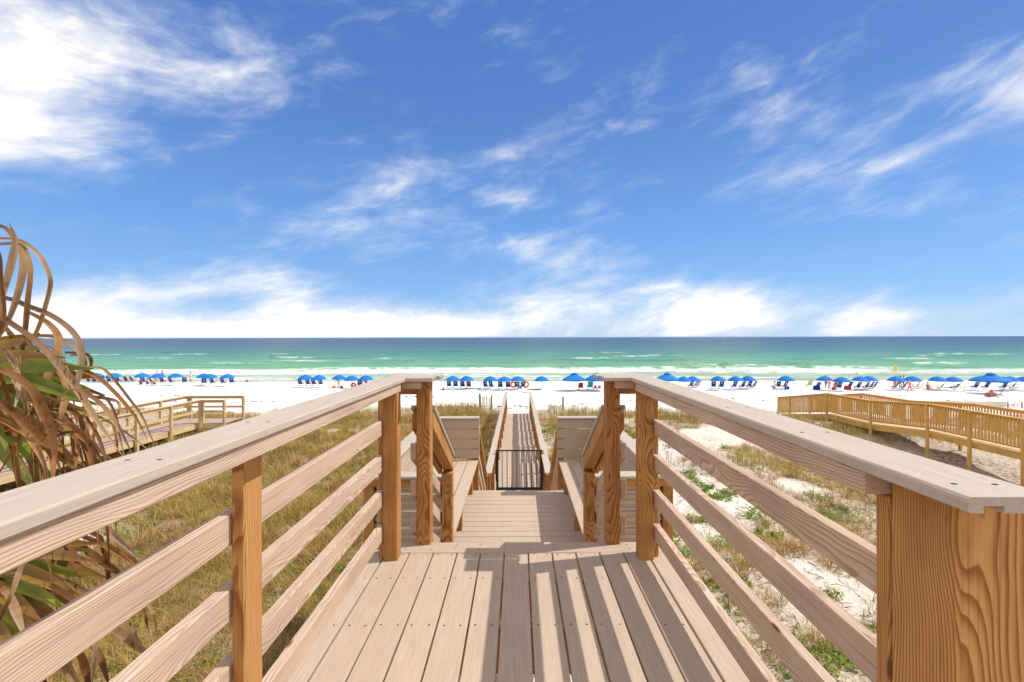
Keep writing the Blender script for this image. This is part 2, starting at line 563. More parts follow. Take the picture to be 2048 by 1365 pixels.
def fast_mesh(name, V, F, mat, col=None, layer='Col', uvs=None):
    """big mesh from numpy: V (n,3), F list of (m,k) index arrays"""
    me = bpy.data.meshes.new(name)
    me.vertices.add(len(V))
    me.vertices.foreach_set('co', np.asarray(V, np.float32).ravel())
    loops = np.concatenate([f.ravel() for f in F]).astype(np.int32)
    tot = np.concatenate([np.full(len(f), f.shape[1]) for f in F]).astype(np.int32)
    me.loops.add(len(loops))
    me.loops.foreach_set('vertex_index', loops)
    me.polygons.add(len(tot))
    me.polygons.foreach_set('loop_start', np.concatenate([[0], np.cumsum(tot)[:-1]]).astype(np.int32))
    me.polygons.foreach_set('loop_total', tot)
    if col is not None:
        a = me.color_attributes.new(layer, 'FLOAT_COLOR', 'POINT')
        a.data.foreach_set('color', np.hstack([col, np.ones((len(col), 1))]).astype(np.float32).ravel())
    me.materials.append(mat)
    me.update()
    me.validate()
    return me


# ------------------------------------------------------------------ noise and terrain
_perm = RNG.random((256, 256))


def vnoise(x, y):
    xi, yi = np.floor(x).astype(int), np.floor(y).astype(int)
    fx, fy = x - xi, y - yi
    fx, fy = fx * fx * (3 - 2 * fx), fy * fy * (3 - 2 * fy)
    g = lambda i, j: _perm[(xi + i) % 256, (yi + j) % 256]
    return (g(0, 0) * (1 - fx) + g(1, 0) * fx) * (1 - fy) + (g(0, 1) * (1 - fx) + g(1, 1) * fx) * fy


def fbm(x, y, oct=4):
    s, a, t = 0, .5, 0
    for k in range(oct):
        s = s + a * vnoise(x * 2 ** k + 17.3 * k, y * 2 ** k + 5.1 * k)
        t += a
        a *= .5
    return s / t


def sm(t):
    t = np.clip(t, 0, 1)
    return t * t * (3 - 2 * t)


SEA_Z = -6.25


def zg(x, y):
    x, y = np.asarray(x, float), np.asarray(y, float)
    z = -2.78 + .16 * sm((y - 8) / 13)
    z = z - 1.0 * sm((x - 3.5) / 12) * (1 - .6 * sm((y - 15) / 9))
    calm = .25 + .75 * sm((np.abs(x) - .8) / 1.6)
    z = z + calm * ((fbm(x * .28 + 3, y * .28) - .5) * .62 + (fbm(x * 1.3, y * 1.3) - .5) * .16)
    crest = 23.6 + (fbm(x * .12 + 9, x * 0 + 2.2) - .5) * 5 * sm((np.abs(x) - 2) / 5)
    land = z - 3.0 * sm((y - crest) / 13)
    beach = -5.62 - .0148 * (y - 36.5) + (fbm(x * .35, y * .35 + 40) - .5) * .10
    t = sm((y - crest - 6) / 9)
    z = land * (1 - t) + beach * t
    return np.where(y > 78, -6.235 - (y - 78) * .03, z)


def zg1(x, y):
    return float(zg(np.array([x]), np.array([y]))[0])


def veg_density(x, y):
    """0..1: how thickly plants cover the dune"""
    n = fbm(x * .42 + 31, y * .42 + 7, 4)
    left = sm((-x - .2) / 2.0)
    thr = .35 * (1 - left) + .20 * left
    d = sm((n - thr) / .20)
    d = d * (1 - sm((y - 25.0) / 3.0))
    lane = 1 - .9 * sm((1.0 - np.abs(x)) / .5) * sm((y - 8) / 2)
    return d * lane


gxs = np.concatenate([-np.geomspace(40, 3000, 26)[::-1], np.linspace(-38, 38, 430), np.geomspace(40, 3000, 26)])
gys = np.concatenate([-np.geomspace(6, 400, 14)[::-1], np.linspace(-5, 30, 220), np.linspace(30.4, 82, 110), np.linspace(84, 130, 12)])
GX, GY = np.meshgrid(gxs, gys)
GZ = zg(GX, GY)
nx, ny = len(gxs), len(gys)
idx = np.arange(nx * ny).reshape(ny, nx)
quads = np.stack([idx[:-1, :-1], idx[:-1, 1:], idx[1:, 1:], idx[1:, :-1]], -1).reshape(-1, 4)
vd = veg_density(GX, GY)
beachf = sm((GY - 27) / 5)
wet = sm((GY - 76.2) / 2.0)
vcol = np.stack([vd * (1 - beachf), beachf, wet], -1).reshape(-1, 3)
me = fast_mesh('ground', np.stack([GX, GY, GZ], -1).reshape(-1, 3), [quads], SAND, vcol, 'veg')
me.polygons.foreach_set('use_smooth', [True] * len(me.polygons))
ground = link('sand_ground', me, None)
tag(ground, kind='structure')

# ------------------------------------------------------------------ sea
ys = np.concatenate([np.arange(74, 130, .45), np.arange(130, 260, 1.1), np.geomspace(262, 60000, 70)])
ts = np.linspace(-1, 1, 420)
T2, Y2 = np.meshgrid(ts, ys)
X2 = T2 * (Y2 * 1.5 + 60)
amp = sm((Y2 - 77) / 30) * (1 - sm((Y2 - 300) / 400))
Z2 = SEA_Z + amp * .55 * (fbm(X2 * .05, Y2 * .16, 4) - .5)
foamv = np.zeros_like(Z2)
crests = np.zeros_like(Z2)
for k in range(46):                      # breakers and small crests, each with its own length
    if k < 16:
        yc, L, hgt = random.uniform(97, 107), random.uniform(14, 45), random.uniform(.35, .75)
    elif k < 26:
        yc, L, hgt = random.uniform(84, 93), random.uniform(10, 30), random.uniform(.10, .2)
    else:
        yc, L, hgt = random.uniform(118, 215), random.uniform(4, 11), random.uniform(.35, .6)
    xc = random.uniform(-1.15, 1.15) * yc
    line = yc + (fbm(X2 * .05 + k, X2 * 0 + k * 1.7, 3) - .5) * 7
    env = np.exp(-((X2 - xc) / L) ** 4)
    dy = Y2 - line
    ridge = np.exp(-(dy / np.where(dy < 0, .9, 2.6)) ** 2)
    crests = np.maximum(crests, env * hgt * ridge)
    fw = 1.6 if k < 16 else (.8 if k < 26 else .7)
    foamv = np.maximum(foamv, env * np.exp(-((dy + fw * .8) / (fw * 1.3)) ** 2) * (1.0 if k < 26 else .9))
Z2 = Z2 + crests
ny2, nx2 = Z2.shape
idx = np.arange(nx2 * ny2).reshape(ny2, nx2)
quads = np.stack([idx[:-1, :-1], idx[:-1, 1:], idx[1:, 1:], idx[1:, :-1]], -1).reshape(-1, 4)
fc = np.stack([foamv, foamv, foamv], -1).reshape(-1, 3)
me = fast_mesh('sea', np.stack([X2, Y2, Z2], -1).reshape(-1, 3), [quads], SEA, fc, 'foam')
me.polygons.foreach_set('use_smooth', [True] * len(me.polygons))
tag(link('sea_water', me, None), kind='structure')


# ------------------------------------------------------------------ rays used to lay out the far beach
def ray(px, py):
    py = py + .00244 * (px - 1024)
    return (px - 1036) / 910, (675 - py) / 910


def ground_at(px, py):
    a, b = ray(px, py)
    yy = np.arange(25.0, 200.0, .2)
    zz = np.maximum(zg(a * yy, yy), SEA_Z)
    hit = np.nonzero(EYE + b * yy < zz)[0]
    y = float(yy[hit[0]]) if len(hit) else 199.0
    return Vector((a * y, y, max(zg1(a * y, y), SEA_Z)))


def P(px, py, d):
    a, b = ray(px, py)
    return Vector((a * d, d, EYE + b * d))


# ------------------------------------------------------------------ upper deck
PITCH, BW, BT = .1457, .137, .025
deck = empty('boardwalk_deck', (0, 0, 0))
tag(deck, kind='structure')
screws = []


def screw(x, y, z, r=.0048):
    screws.append((x + random.uniform(-.004, .004), y + random.uniform(-.004, .004), z + .0006, r))


JOISTS = [2.776, 2.505, 2.095, 1.69, 1.28, .87, .46, .05, -.36, -.77, -1.18]
for k in range(-7, 6):
    cx = .059 + PITCH * (k + .5)
    run('deck_board', -1.5, 2.796 + random.uniform(-.002, .002), cx - BW / 2, cx + BW / 2, -BT, random.uniform(-.001, .001), DECKC, deck)
    for jy in JOISTS:
        screw(cx - .040, jy, 0)
        screw(cx + .040, jy, 0)
XL, XR = .059 - 7 * PITCH, .059 + 6 * PITCH
run('border_board', XL + .04, XR - .04, 2.802, 2.942, -BT, 0, DECKC, deck, axis='x')
for k in range(12):
    screw(XL + .1 + k * .155, 2.85, 0)
    screw(XL + .1 + k * .155, 2.90, 0)
run('fascia_board', XL + .04, XR - .04, 2.90, 2.925, -.21, -.028, DECKC, deck, axis='x')
for jy in JOISTS[1:]:
    run('joist', XL + .05, XR - .05, jy - .019, jy + .019, -.215, -.027, PINE, deck, axis='x')
for s in (-1, 1):
    run('rim_joist', -1.5, 2.8, s * .885 - .019, s * .885 + .019, -.225, -.028, PINE, deck)
    for jy in (-.9, 1.3):
        post('support_post', s * .80 - .07, s * .80 + .07, jy, jy + .14, zg1(s * .8, jy) - .3, -.23, PINE, deck)

# ------------------------------------------------------------------ railings of the upper deck
CAPZ = 1.08


def railing_upper(s, y0, label):
    t = empty('railing', (s * .78, 1.5, 0))
    tag(t, label, 'railing', 'pine railings of the upper deck')
    inner = lambda a, b: (min(s * a, s * b), max(s * a, s * b))
    # cap, top rail under it, four rails
    run('cap_board', y0, 2.752, *inner(.682, .822), CAPZ - .025, CAPZ, CAPC, t, profile='groove')
    run('cap_board', s * .822, s * .52, 2.755, 2.893, CAPZ - .025, CAPZ, CAPC, t, axis='x', profile='groove')
    run('cap_board', s * .822, s * .50, 2.899, 3.035, CAPZ - .025, CAPZ, CAPC, t, axis='x', profile='groove')
    rails_from = y0 - .1 if s < 0 else .95
    run('top_rail', rails_from if s < 0 else .914, 2.697, *inner(.694, .766), CAPZ - .074, CAPZ - .027, RAILW, t)
    for k, zt in enumerate((.83, .62, .41, .205, CAPZ - .028)):
        run('rail', rails_from, 2.735 - (0, .001, .004, .002, .003)[k], *inner(.807, .844), zt - .089, zt, RAILW, t)
    # end post (4x4) with a 2x4 strip outside it
    post('end_post', s * .719, s * .805, 2.70, 2.789, -.25, CAPZ - .027, PINE, t)
    post('post_strip', s * .807, s * .844, 2.738, 2.827, -.15, CAPZ - .028, PINE, t)
    # short return to the newel at the head of the stairs
    run('top_rail', s * .715, s * .60, 2.792, 2.830, CAPZ - .072, CAPZ - .027, RAILW, t, axis='x')
    run('return_rail', s * .80, s * .652, 2.945, 2.983, CAPZ - .125, CAPZ - .027, PINE, t, axis='x')
    nw = post('newel_post', s * .562, s * .651, 2.905, 2.994, -.9, CAPZ - .027, NEWELW if s > 0 else PINE, t)
    if s > 0:
        post('end_post', .744, .884, .770, .910, -.25, CAPZ - .027, PINE, t)
        post('post_strip', .744, .833, .913, .950, -.2, CAPZ - .077, PINE, t)
    else:
        post('middle_post', -.767, -.805, 1.275, 1.364, -.2, CAPZ - .030, PINE, t)
        post('middle_post', -.767, -.805, -.30, -.21, -.2, CAPZ - .074, PINE, t)
    yy = y0 + .06
    while yy < 2.75:
        screw(s * .72, yy, CAPZ, .0036)
        screw(s * .785, yy, CAPZ, .0036)
        yy += .41
    return t


railing_upper(-1, -1.2, 'weathered pine railing with grey cap board, running past the palm')
railing_upper(1, .69, 'pine railing with grey cap board that ends in a thick square post')

# ------------------------------------------------------------------ upper stairs, platform, lower stairs
PZ = -.98


def stairs(y0, z0, n, rise, going, half, boards):
    t = empty('stairs', (0, y0, z0))
    tag(t, kind='structure')
    for i in range(n):
        zt = z0 - rise * (i + 1)
        ya = y0 + going * i
        run('riser_board', -half + .03, half - .03, ya - .018, ya, zt + .002, zt + rise - .028, DECKC, t, axis='x')
        if i < n - 1:
            bw = (going - .006) / 2
            for j in range(2):
                run('tread_board', -half, half, ya + .003 + j * (bw + .006), ya + .003 + j * (bw + .006) + bw, zt - BT, zt, DECKC, t, axis='x')
    for s in (-1, 0, 1):
        L = going * n
        a = math.atan2(rise * n, L)
        sh = -math.tan(a)
        beam('stringer', (s * (half - .05), y0 + .02, z0 - .33), (s * (half - .05), y0 + L * .92, z0 - .33 - rise * n * .92),
             .038, .20, PINE, t, shear=sh)
    return t


stairs(2.945, 0.0, 6, abs(PZ) / 6, .262, .55, 2)
PY0, PY1 = 2.945 + .262 * 5, 6.86
platform = empty('platform_deck', (0, 5.5, PZ))
tag(platform, kind='structure')
k = 0
y = PY1 - BW
while y > 3.97:
    if y > PY0 - .02:
        run('deck_board', -1.34, 1.34, y, y + BW, PZ - BT, PZ + random.uniform(-.001, .001), DECKC, platform, axis='x')
        for xx in (-.55, -.2, .2, .55):
            screw(xx, y + .035, PZ)
            screw(xx, y + .100, PZ)
    else:
        for s in (-1, 1):
            run('deck_board', s * .60, s * 1.34, y, y + BW, PZ - BT, PZ, DECKC, platform, axis='x')
    y -= PITCH
for s in (-1, 1):
    run('rim_joist', 3.98, PY1, s * 1.34 - .019, s * 1.34 + .019, PZ - .21, PZ - .027, PINE, platform)
    for yy in (4.1, 6.6):
        post('support_post', s * 1.22 - .07, s * 1.22 + .07, yy, yy + .14, zg1(s * 1.2, yy) - .3, PZ - .03, PINE, platform)
run('rim_joist', -1.32, 1.32, PY1 - .045, PY1 - .008, PZ - .21, PZ - .027, PINE, platform, axis='x')
WZ0 = -2.30
stairs(PY1 + .004, PZ, 8, (PZ - WZ0) / 8, .28, .60, 2)


# stair railings beside the upper stairs
def stair_railing(s, label):
    t = empty('stair_railing', (s * .6, 3.4, -.5))
    tag(t, label, 'railing', 'handrails beside the upper stairs')
    a = math.atan(.6)
    sh = -math.tan(a)
    ln = lambda zt, y: zt - .6 * (y - 2.95)
    y0, y1 = 2.995, 3.90
    beam('cap_board', (s * .625, y0, ln(.905, y0) - .015), (s * .625, y1 + .02, ln(.905, y1 + .02) - .015), .158, .025, CAPC, t,
         profile='groove', shear=sh)
    hz = .115
    beam('top_rail', (s * .60, y0, ln(.868, y0) - hz / 2), (s * .60, y1, ln(.868, y1) - hz / 2), .085, hz * math.cos(a), PINE, t, shear=sh)
    for zt in (.83, .628, .393, .157):
        if zt == .83:
            continue
        beam('rail', (s * .672, 2.915, ln(zt, 2.915) - .052), (s * .672, 3.93, ln(zt, 3.93) - .052), .038, .089, RAILW, t, shear=sh)
    beam('rail', (s * .672, 2.96, ln(.845, 2.96) - .06), (s * .672, 3.93, ln(.845, 3.93) - .06), .038, .089, PINE, t, shear=sh)
    post('lower_post', s * .555, s * .644, 3.815, 3.904, PZ - .4, ln(.845, 3.86) - .115, PINE, t)
    return t


stair_railing(-1, 'sloping pine stair railing beside the bench on the palm side')
stair_railing(1, 'sloping pine stair railing with dark knotty wood beside the bench on the picket boardwalk side')

# ------------------------------------------------------------------ benches
SEATZ, BKZ = -.52, .12


def bench(s, label):
    t = empty('bench', (s * 1.0, 5.4, PZ))
    tag(t, label, 'bench', 'built-in benches on the platform')
    X = lambda a: s * a
    # caps on the three backs
    run('cap_board', 4.095, 6.80, min(X(1.20), X(1.36)), max(X(1.20), X(1.36)), BKZ - .025, BKZ, CAPC, t, profile='groove')
    run('cap_board', X(.655), X(1.36), 3.935, 4.090, BKZ - .025, BKZ, CAPC, t, axis='x', profile='groove')
    run('cap_board', X(.59), X(1.36), 6.805, 6.955, BKZ - .025, BKZ, CAPC, t, axis='x', profile='groove')
    # framing under the near cap
    run('frame_rail', X(.66), X(1.33), 3.950, 3.988, BKZ - .092, BKZ - .028, PINE, t, axis='x')
    run('frame_rail', X(.62), X(1.33), 6.865, 6.903, BKZ - .092, BKZ - .028, PINE, t, axis='x')
    run('frame_rail', 3.99, 6.86, min(X(1.28), X(1.318)), max(X(1.28), X(1.318)), BKZ - .115, BKZ - .028, PINE, t)
    for k in range(5):
        zt = BKZ - .030 - k * .149
        zc = zt - .069
        # near back: the grooved underside faces away from the seat
        beam('back_slat', (X(.655), 4.003, zc), (X(1.24), 4.003, zc), .137, .024, DECKC, t, up=(0, 1, 0), profile='groove')
        if k < 4:
            beam('back_slat', (X(.60), 6.845, zc), (X(1.25), 6.845, zc), .139, .024, DECKC, t, up=(0, -1, 0), profile='groove')
        beam('back_slat', (X(1.252), 4.02, zc), (X(1.252), 6.83, zc), .139, .024, DECKC, t, up=(-s, 0, 0), profile='groove')
    beam('end_trim', (X(.594), 6.868, SEATZ - .02), (X(.594), 6.868, BKZ - .027), .07, .010, CAPC, t, up=(s, 0, 0))
    for k in range(4):
        xa = .602 + k * .158
        run('seat_board', 4.018 if k else 3.93, 6.828, min(X(xa), X(xa + .148)), max(X(xa), X(xa + .148)), SEATZ - .025, SEATZ, DECKC, t)
    run('seat_frame', 4.05, 6.82, min(X(.63), X(.668)), max(X(.63), X(.668)), SEATZ - .12, SEATZ - .027, PINE, t)
    for yy in (4.12, 5.42, 6.66):
        post('leg', X(.672), X(.761), yy, yy + .089, PZ, SEATZ - .028, PINE, t)
    for yy in (3.992, 5.40, 6.77):
        post('back_post', X(1.270), X(1.359), yy, yy + .089, zg1(X(1.3), yy) - .2, BKZ - .028 if yy != 5.40 else BKZ - .118, PINE, t)
    post('back_post', X(.60), X(.689), 6.872, 6.961, PZ - .3, BKZ - .027, PINE, t)
    return t


bench(-1, 'composite bench with slatted backs, its seat in full sun, palm side of the steps')
bench(1, 'composite bench with slatted backs, its seat mostly in shade')


# ------------------------------------------------------------------ lower stair railings and walkway
def low_stair_railing(s, label):
    t = empty('stair_railing', (s * .65, 8, -1.6))
    tag(t, label, 'railing', 'handrails down to the sand walkway')
    ya, za, yb, zb = 6.97, BKZ - .03, 9.02, -1.40
    k = (za - zb) / (yb - ya)
    a = math.atan(k)
    beam('handrail', (s * .655, ya, za - .05), (s * .655, yb, zb - .05), .089, .038 * 2.0, PINE, t, shear=-math.tan(a))
    for dz in (.32, .58, .84):
        beam('rail', (s * .655, ya, za - dz - .05), (s * .655, yb, zb - dz - .05), .038, .075, RAILW, t, shear=-math.tan(a))
    post('lower_post', s * .612, s * .70, 9.03, 9.12, WZ0 - .5, zb - .02, PINE, t)
    return t


low_stair_railing(-1, 'steep handrail dropping from the sunny bench to the gate walkway')
low_stair_railing(1, 'steep dark-grained handrail dropping from the shaded bench to the gate walkway')

walk = empty('sand_walkway', (0, 15, WZ0))
tag(walk, kind='structure')
STEPS = [(9.1, 13.1, -2.30), (13.1, 15.5, -2.335), (15.5, 17.8, -2.375), (17.8, 20.2, -2.41), (20.2, 22.45, -2.445)]
for a, b, z in STEPS:
    n = int(round((b - a) / PITCH))
    pit = (b - a) / n
    for i in range(n):
        run('deck_board', -.70, .70, a + i * pit, a + i * pit + pit - .008, z - BT, z + random.uniform(-.0015, .0015), DECKC, walk, axis='x')
    for s in (-1, 1):
        run('rim_joist', a, b, s * .66 - .019, s * .66 + .019, z - .24, z - .027, PINE, walk)
    run('riser_board', -.70, .70, b - .001, b + .018, z - .20, z - .012, DECKC, walk, axis='x')


def walk_railing(s, label):
    t = empty('railing', (s * .6, 15, -2))
    tag(t, label, 'railing', 'long railings of the sand walkway')
    cz0, cz1, ya, yb = -1.37, -1.43, 9.03, 22.75
    f = lambda y: cz0 + (cz1 - cz0) * (y - ya) / (yb - ya)
    cuts = [ya, 12.6, 16.2, 19.8, yb]
    for a, b in zip(cuts[:-1], cuts[1:]):
        beam('cap_board', (s * .60, a + .002, f(a) - .0125), (s * .60, b - .002, f(b) - .0125), .14, .025, CAPC, t, profile='groove')
        beam('top_rail', (s * .61, a, f(a) - .05), (s * .61, b, f(b) - .05), .05, .045, RAILW, t)
        for dz in (.028, .25, .46, .67, .87):
            beam('rail', (s * .665, a + .001, f(a) - dz - .045), (s * .665, b - .001, f(b) - dz - .045), .036, .089, RAILW, t)
    y = ya + .02
    while y < yb:
        post('post', s * .556, s * .644, y, y + .089, zg1(s * .6, y) - .2, f(y) - .075, PINE, t)
        y += 1.515
    return t


walk_railing(-1, 'long pine railing of the sand walkway on the side of the short fence remnant')
walk_railing(1, 'long pine railing of the sand walkway on the side of the picket boardwalk')

# gate
gate = empty('gate', (0, 10.5, -2.3))
tag(gate, 'low black metal gate with thin upright bars across the sand walkway', 'gate')
gx0, gx1, gz0, gz1, gy = -.485, .53, -2.215, -1.275, 10.5
run('top_bar', gx0, gx1, gy - .014, gy + .014, gz1 - .03, gz1, BLACKM, gate, axis='x')
run('bottom_bar', gx0, gx1, gy - .02, gy + .02, gz0, gz0 + .075, BLACKM, gate, axis='x')
for x in (gx0, gx1):
    post('side_bar', x - .028, x + .028, gy - .02, gy + .02, gz0 - .001, gz1 + .001, BLACKM, gate)
for i in range(1, 9):
    x = gx0 + (gx1 - gx0) * i / 9
    post('upright_bar', x - .008, x + .008, gy - .008, gy + .008, gz0 + .076, gz1 - .031, BLACKM, gate, bevel=.002)
for x, sgn in ((gx0 - .045, -1), (gx1 + .045, 1)):
    beam('side_plate', (x - sgn * .012, gy + .01, gz0 + .22), (x + sgn * .008, gy + .05, gz1 - .02), .012, .05, BLACKM, gate, up=(0, 1, 0))
for z in (gz0 + .25, gz1 - .2):
    run('hinge', gx1 + .01, gx1 + .05, gy - .012, gy + .012, z - .02, z + .02, BLACKM, gate, axis='x')
run('latch', gx0 - .05, gx0 - .01, gy - .012, gy + .012, gz1 - .25, gz1 - .21, BLACKM, gate, axis='x')

# ------------------------------------------------------------------ neighbour boardwalk with plain rails (palm side)
nb = empty('neighbour_boardwalk', (-13.4, 14, -2.1))
tag(nb, kind='structure')
NZ = EYE - 3.40
NX0, NX1, NY0, NY1 = -14.12, -12.80, 6.0, 19.45
y = NY0
while y < NY1 - .1:
    run('deck_board', NX0, NX1, y, y + .138, NZ - .03, NZ + random.uniform(-.003, .003), PALEDECK, nb, axis='x')
    y += .146
for i in range(7):
    run('deck_board', 18.25, NY1 - .02, -12.78 + i * .146, -12.78 + i * .146 + .138, NZ - .033, NZ - .003, PALEDECK, nb)
run('rim_joist', NY0, NY1 - 1.2, NX1 - .002, NX1 + .036, NZ - .21, NZ - .033, PALEW, nb)
run('rim_joist', NY0, NY1, NX0 - .036, NX0 + .002, NZ - .21, NZ - .033, PALEW, nb)
run('rim_joist', -12.79, -11.78, 18.2, 18.238, NZ - .21, NZ - .035, PALEW, nb, axis='x')
run('rim_joist', NX0, -11.78, NY1, NY1 + .038, NZ - .21, NZ - .033, PALEW, nb, axis='x')


def plain_rail(xs, ys, label, axis):
    t = empty('railing', (xs[0], ys[0], NZ))
    tag(t, label, 'railing', 'pale rails of the neighbour boardwalk')
    (x0, x1), (y0, y1) = xs, ys
    top = NZ + .93
    if axis == 'y':
        run('cap_board', y0, y1, x0 - .07, x0 + .07, top - .035, top, PALEW, t)
        run('upper_rail', y0, y1, x0 - .019, x0 + .019, top - .125, top - .037, PALEW, t)
        run('middle_rail', y0, y1, x0 - .019, x0 + .019, NZ + .42, NZ + .51, PALEW, t)
        n = int((y1 - y0) / 1.5)
        for i in range(n + 1):
            yy = y1 - .05 - i * 1.5
            post('post', x0 + .021, x0 + .11, yy - .045, yy + .045, zg1(x0, yy) - .2, top - .037, PALEW, t)
    else:
        run('cap_board', x0, x1, y0 - .07, y0 + .07, top - .033, top + .002, PALEW, t, axis='x')
        run('upper_rail', x0, x1, y0 - .019, y0 + .019, top - .12, top - .035, PALEW, t, axis='x')
        run('middle_rail', x0, x1, y0 - .019, y0 + .019, NZ + .42, NZ + .51, PALEW, t, axis='x')
        for xx in (x0 + .05, x1 - .05):
            post('post', xx - .045, xx + .045, y0 + .021, y0 + .11, zg1(xx, y0) - .2, top - .037, PALEW, t)
    return t


plain_rail((-12.76, 0), (NY0, 18.2), 'pale timber rail along the near side of the boardwalk behind the palm', 'y')
plain_rail((-14.2, 0), (NY0, NY1 + .1), 'pale timber rail along the far side of the boardwalk behind the palm', 'y')
plain_rail((-14.1, -11.75), (NY1 + .02, 0), 'pale timber rail across the beach end of the boardwalk behind the palm', 'x')
plain_rail((-12.70, -11.75), (18.2, 0), 'short pale timber rail at the side landing of the boardwalk behind the palm', 'x')

# ------------------------------------------------------------------ picket boardwalk
pb = empty('picket_boardwalk', (16.8, 19, -2.5))
tag(pb, kind='structure')
PROF = [(11.5, -2.34), (17.6, -2.35), (20.5, -2.62), (23.4, -2.65), (27.8, -3.42)]


def pz(y):
    for (a, za), (b, zb) in zip(PROF[:-1], PROF[1:]):
        if y <= b:
            return za + (zb - za) * (y - a) / (b - a)
    return PROF[-1][1]


y = 11.5
while y < 27.7:
    beam('deck_board', (16.05, y + .07, pz(y + .07) - .015), (17.6, y + .07, pz(y + .07) - .015), .138, .03, PALEW, pb)
    y += .146
for X0 in (16.0, 17.64):
    for (a, za), (b, zb) in zip(PROF[:-1], PROF[1:]):
        beam('rim_joist', (X0, a + .001, za - .15), (X0, b - .001, zb - .15), .04, .24, YELLOWW, pb)


def picket_railing(X0, sgn, posts_at, label):
    t = empty('picket_railing', (X0, 19, -2.4))
    tag(t, label, 'railing', 'picket railings of the yellow pine boardwalk')
    for (a, za), (b, zb) in zip(PROF[:-1], PROF[1:]):
        beam('cap_board', (X0, a + .001, za + 1.045), (X0, b - .001, zb + 1.045), .14, .036, YELLOWW, t)
        beam('top_rail', (X0, a + .001, za + .98), (X0, b - .001, zb + .98), .036, .088, YELLOWW, t)
        beam('bottom_rail', (X0, a + .001, za + .13), (X0, b - .001, zb + .13), .036, .06, YELLOWW, t)
    y = 11.6
    while y < 27.7:
        z = pz(y)
        post('picket', X0 - sgn * .055, X0 - sgn * .020, y, y + .048, z + .11, z + 1.02, YELLOWW, t, bevel=0)
        y += .1135
    for yy in posts_at:
        post('post', X0 - sgn * .110, X0 - sgn * .022, yy - .045, yy + .045, zg1(X0, yy) - .3, pz(yy) + 1.025, YELLOWW, t)
    return t


picket_railing(15.93, 1, (12.6, 14.3, 16.0, 17.65, 20.5, 23.4, 26.6, 27.75), 'yellow pine picket railing standing in front on tall posts')
picket_railing(17.70, -1, (12.9, 15.4, 18.3, 21.0, 23.6, 26.2, 27.75), 'yellow pine picket railing on the far side, mostly behind the front pickets')

# ------------------------------------------------------------------ palm
palm = empty('palm_tree', (-2.75, 1.95, zg1(-2.75, 1.95)))
tag(palm, 'palmetto palm with curling dry brown fronds and some green ones', 'palm')
pbase = palm.location.copy()
vs, fs = [], []
rings = 26
for i in range(rings + 1):
    t = i / rings
    zz = t * 3.2 - .1
    rad = .15 + .02 * math.sin(i * 2.3) + (.02 if i % 2 else 0) - .02 * t
    for j in range(14):
        a = 2 * math.pi * j / 14 + (i % 2) * .22
        rr = rad * (1 + .12 * math.sin(j * 3 + i))
        vs.append((rr * math.cos(a) + .06 * math.sin(t * 2), rr * math.sin(a), zz))
for i in range(rings):
    for j in range(14):
        fs.append((i * 14 + j, i * 14 + (j + 1) % 14, (i + 1) * 14 + (j + 1) % 14, (i + 1) * 14 + j))
link('trunk', mesh_from('trunk', vs, fs, GREYW), None, palm)


def catmull(pts, n):
    pts = [pts[0] * 2 - pts[1]] + list(pts) + [pts[-1] * 2 - pts[-2]]
    out = []
    m = len(pts) - 3
    for k in range(n):
        t = k / (n - 1) * m
        i = min(int(t), m - 1)
        u = t - i
        a, b, c_, d = pts[i:i + 4]
        out.append(.5 * ((2 * b) + (c_ - a) * u + (2 * a - 5 * b + 4 * c_ - d) * u * u + (3 * b - a - 3 * c_ + d) * u ** 3))
    return out


DRY = [(.34, .15, .045), (.21, .09, .028), (.50, .28, .11), (.15, .055, .016), (.58, .38, .20), (.42, .18, .04)]
GRN = [(.34, .40, .04), (.44, .48, .07), (.20, .28, .025), (.52, .50, .14)]


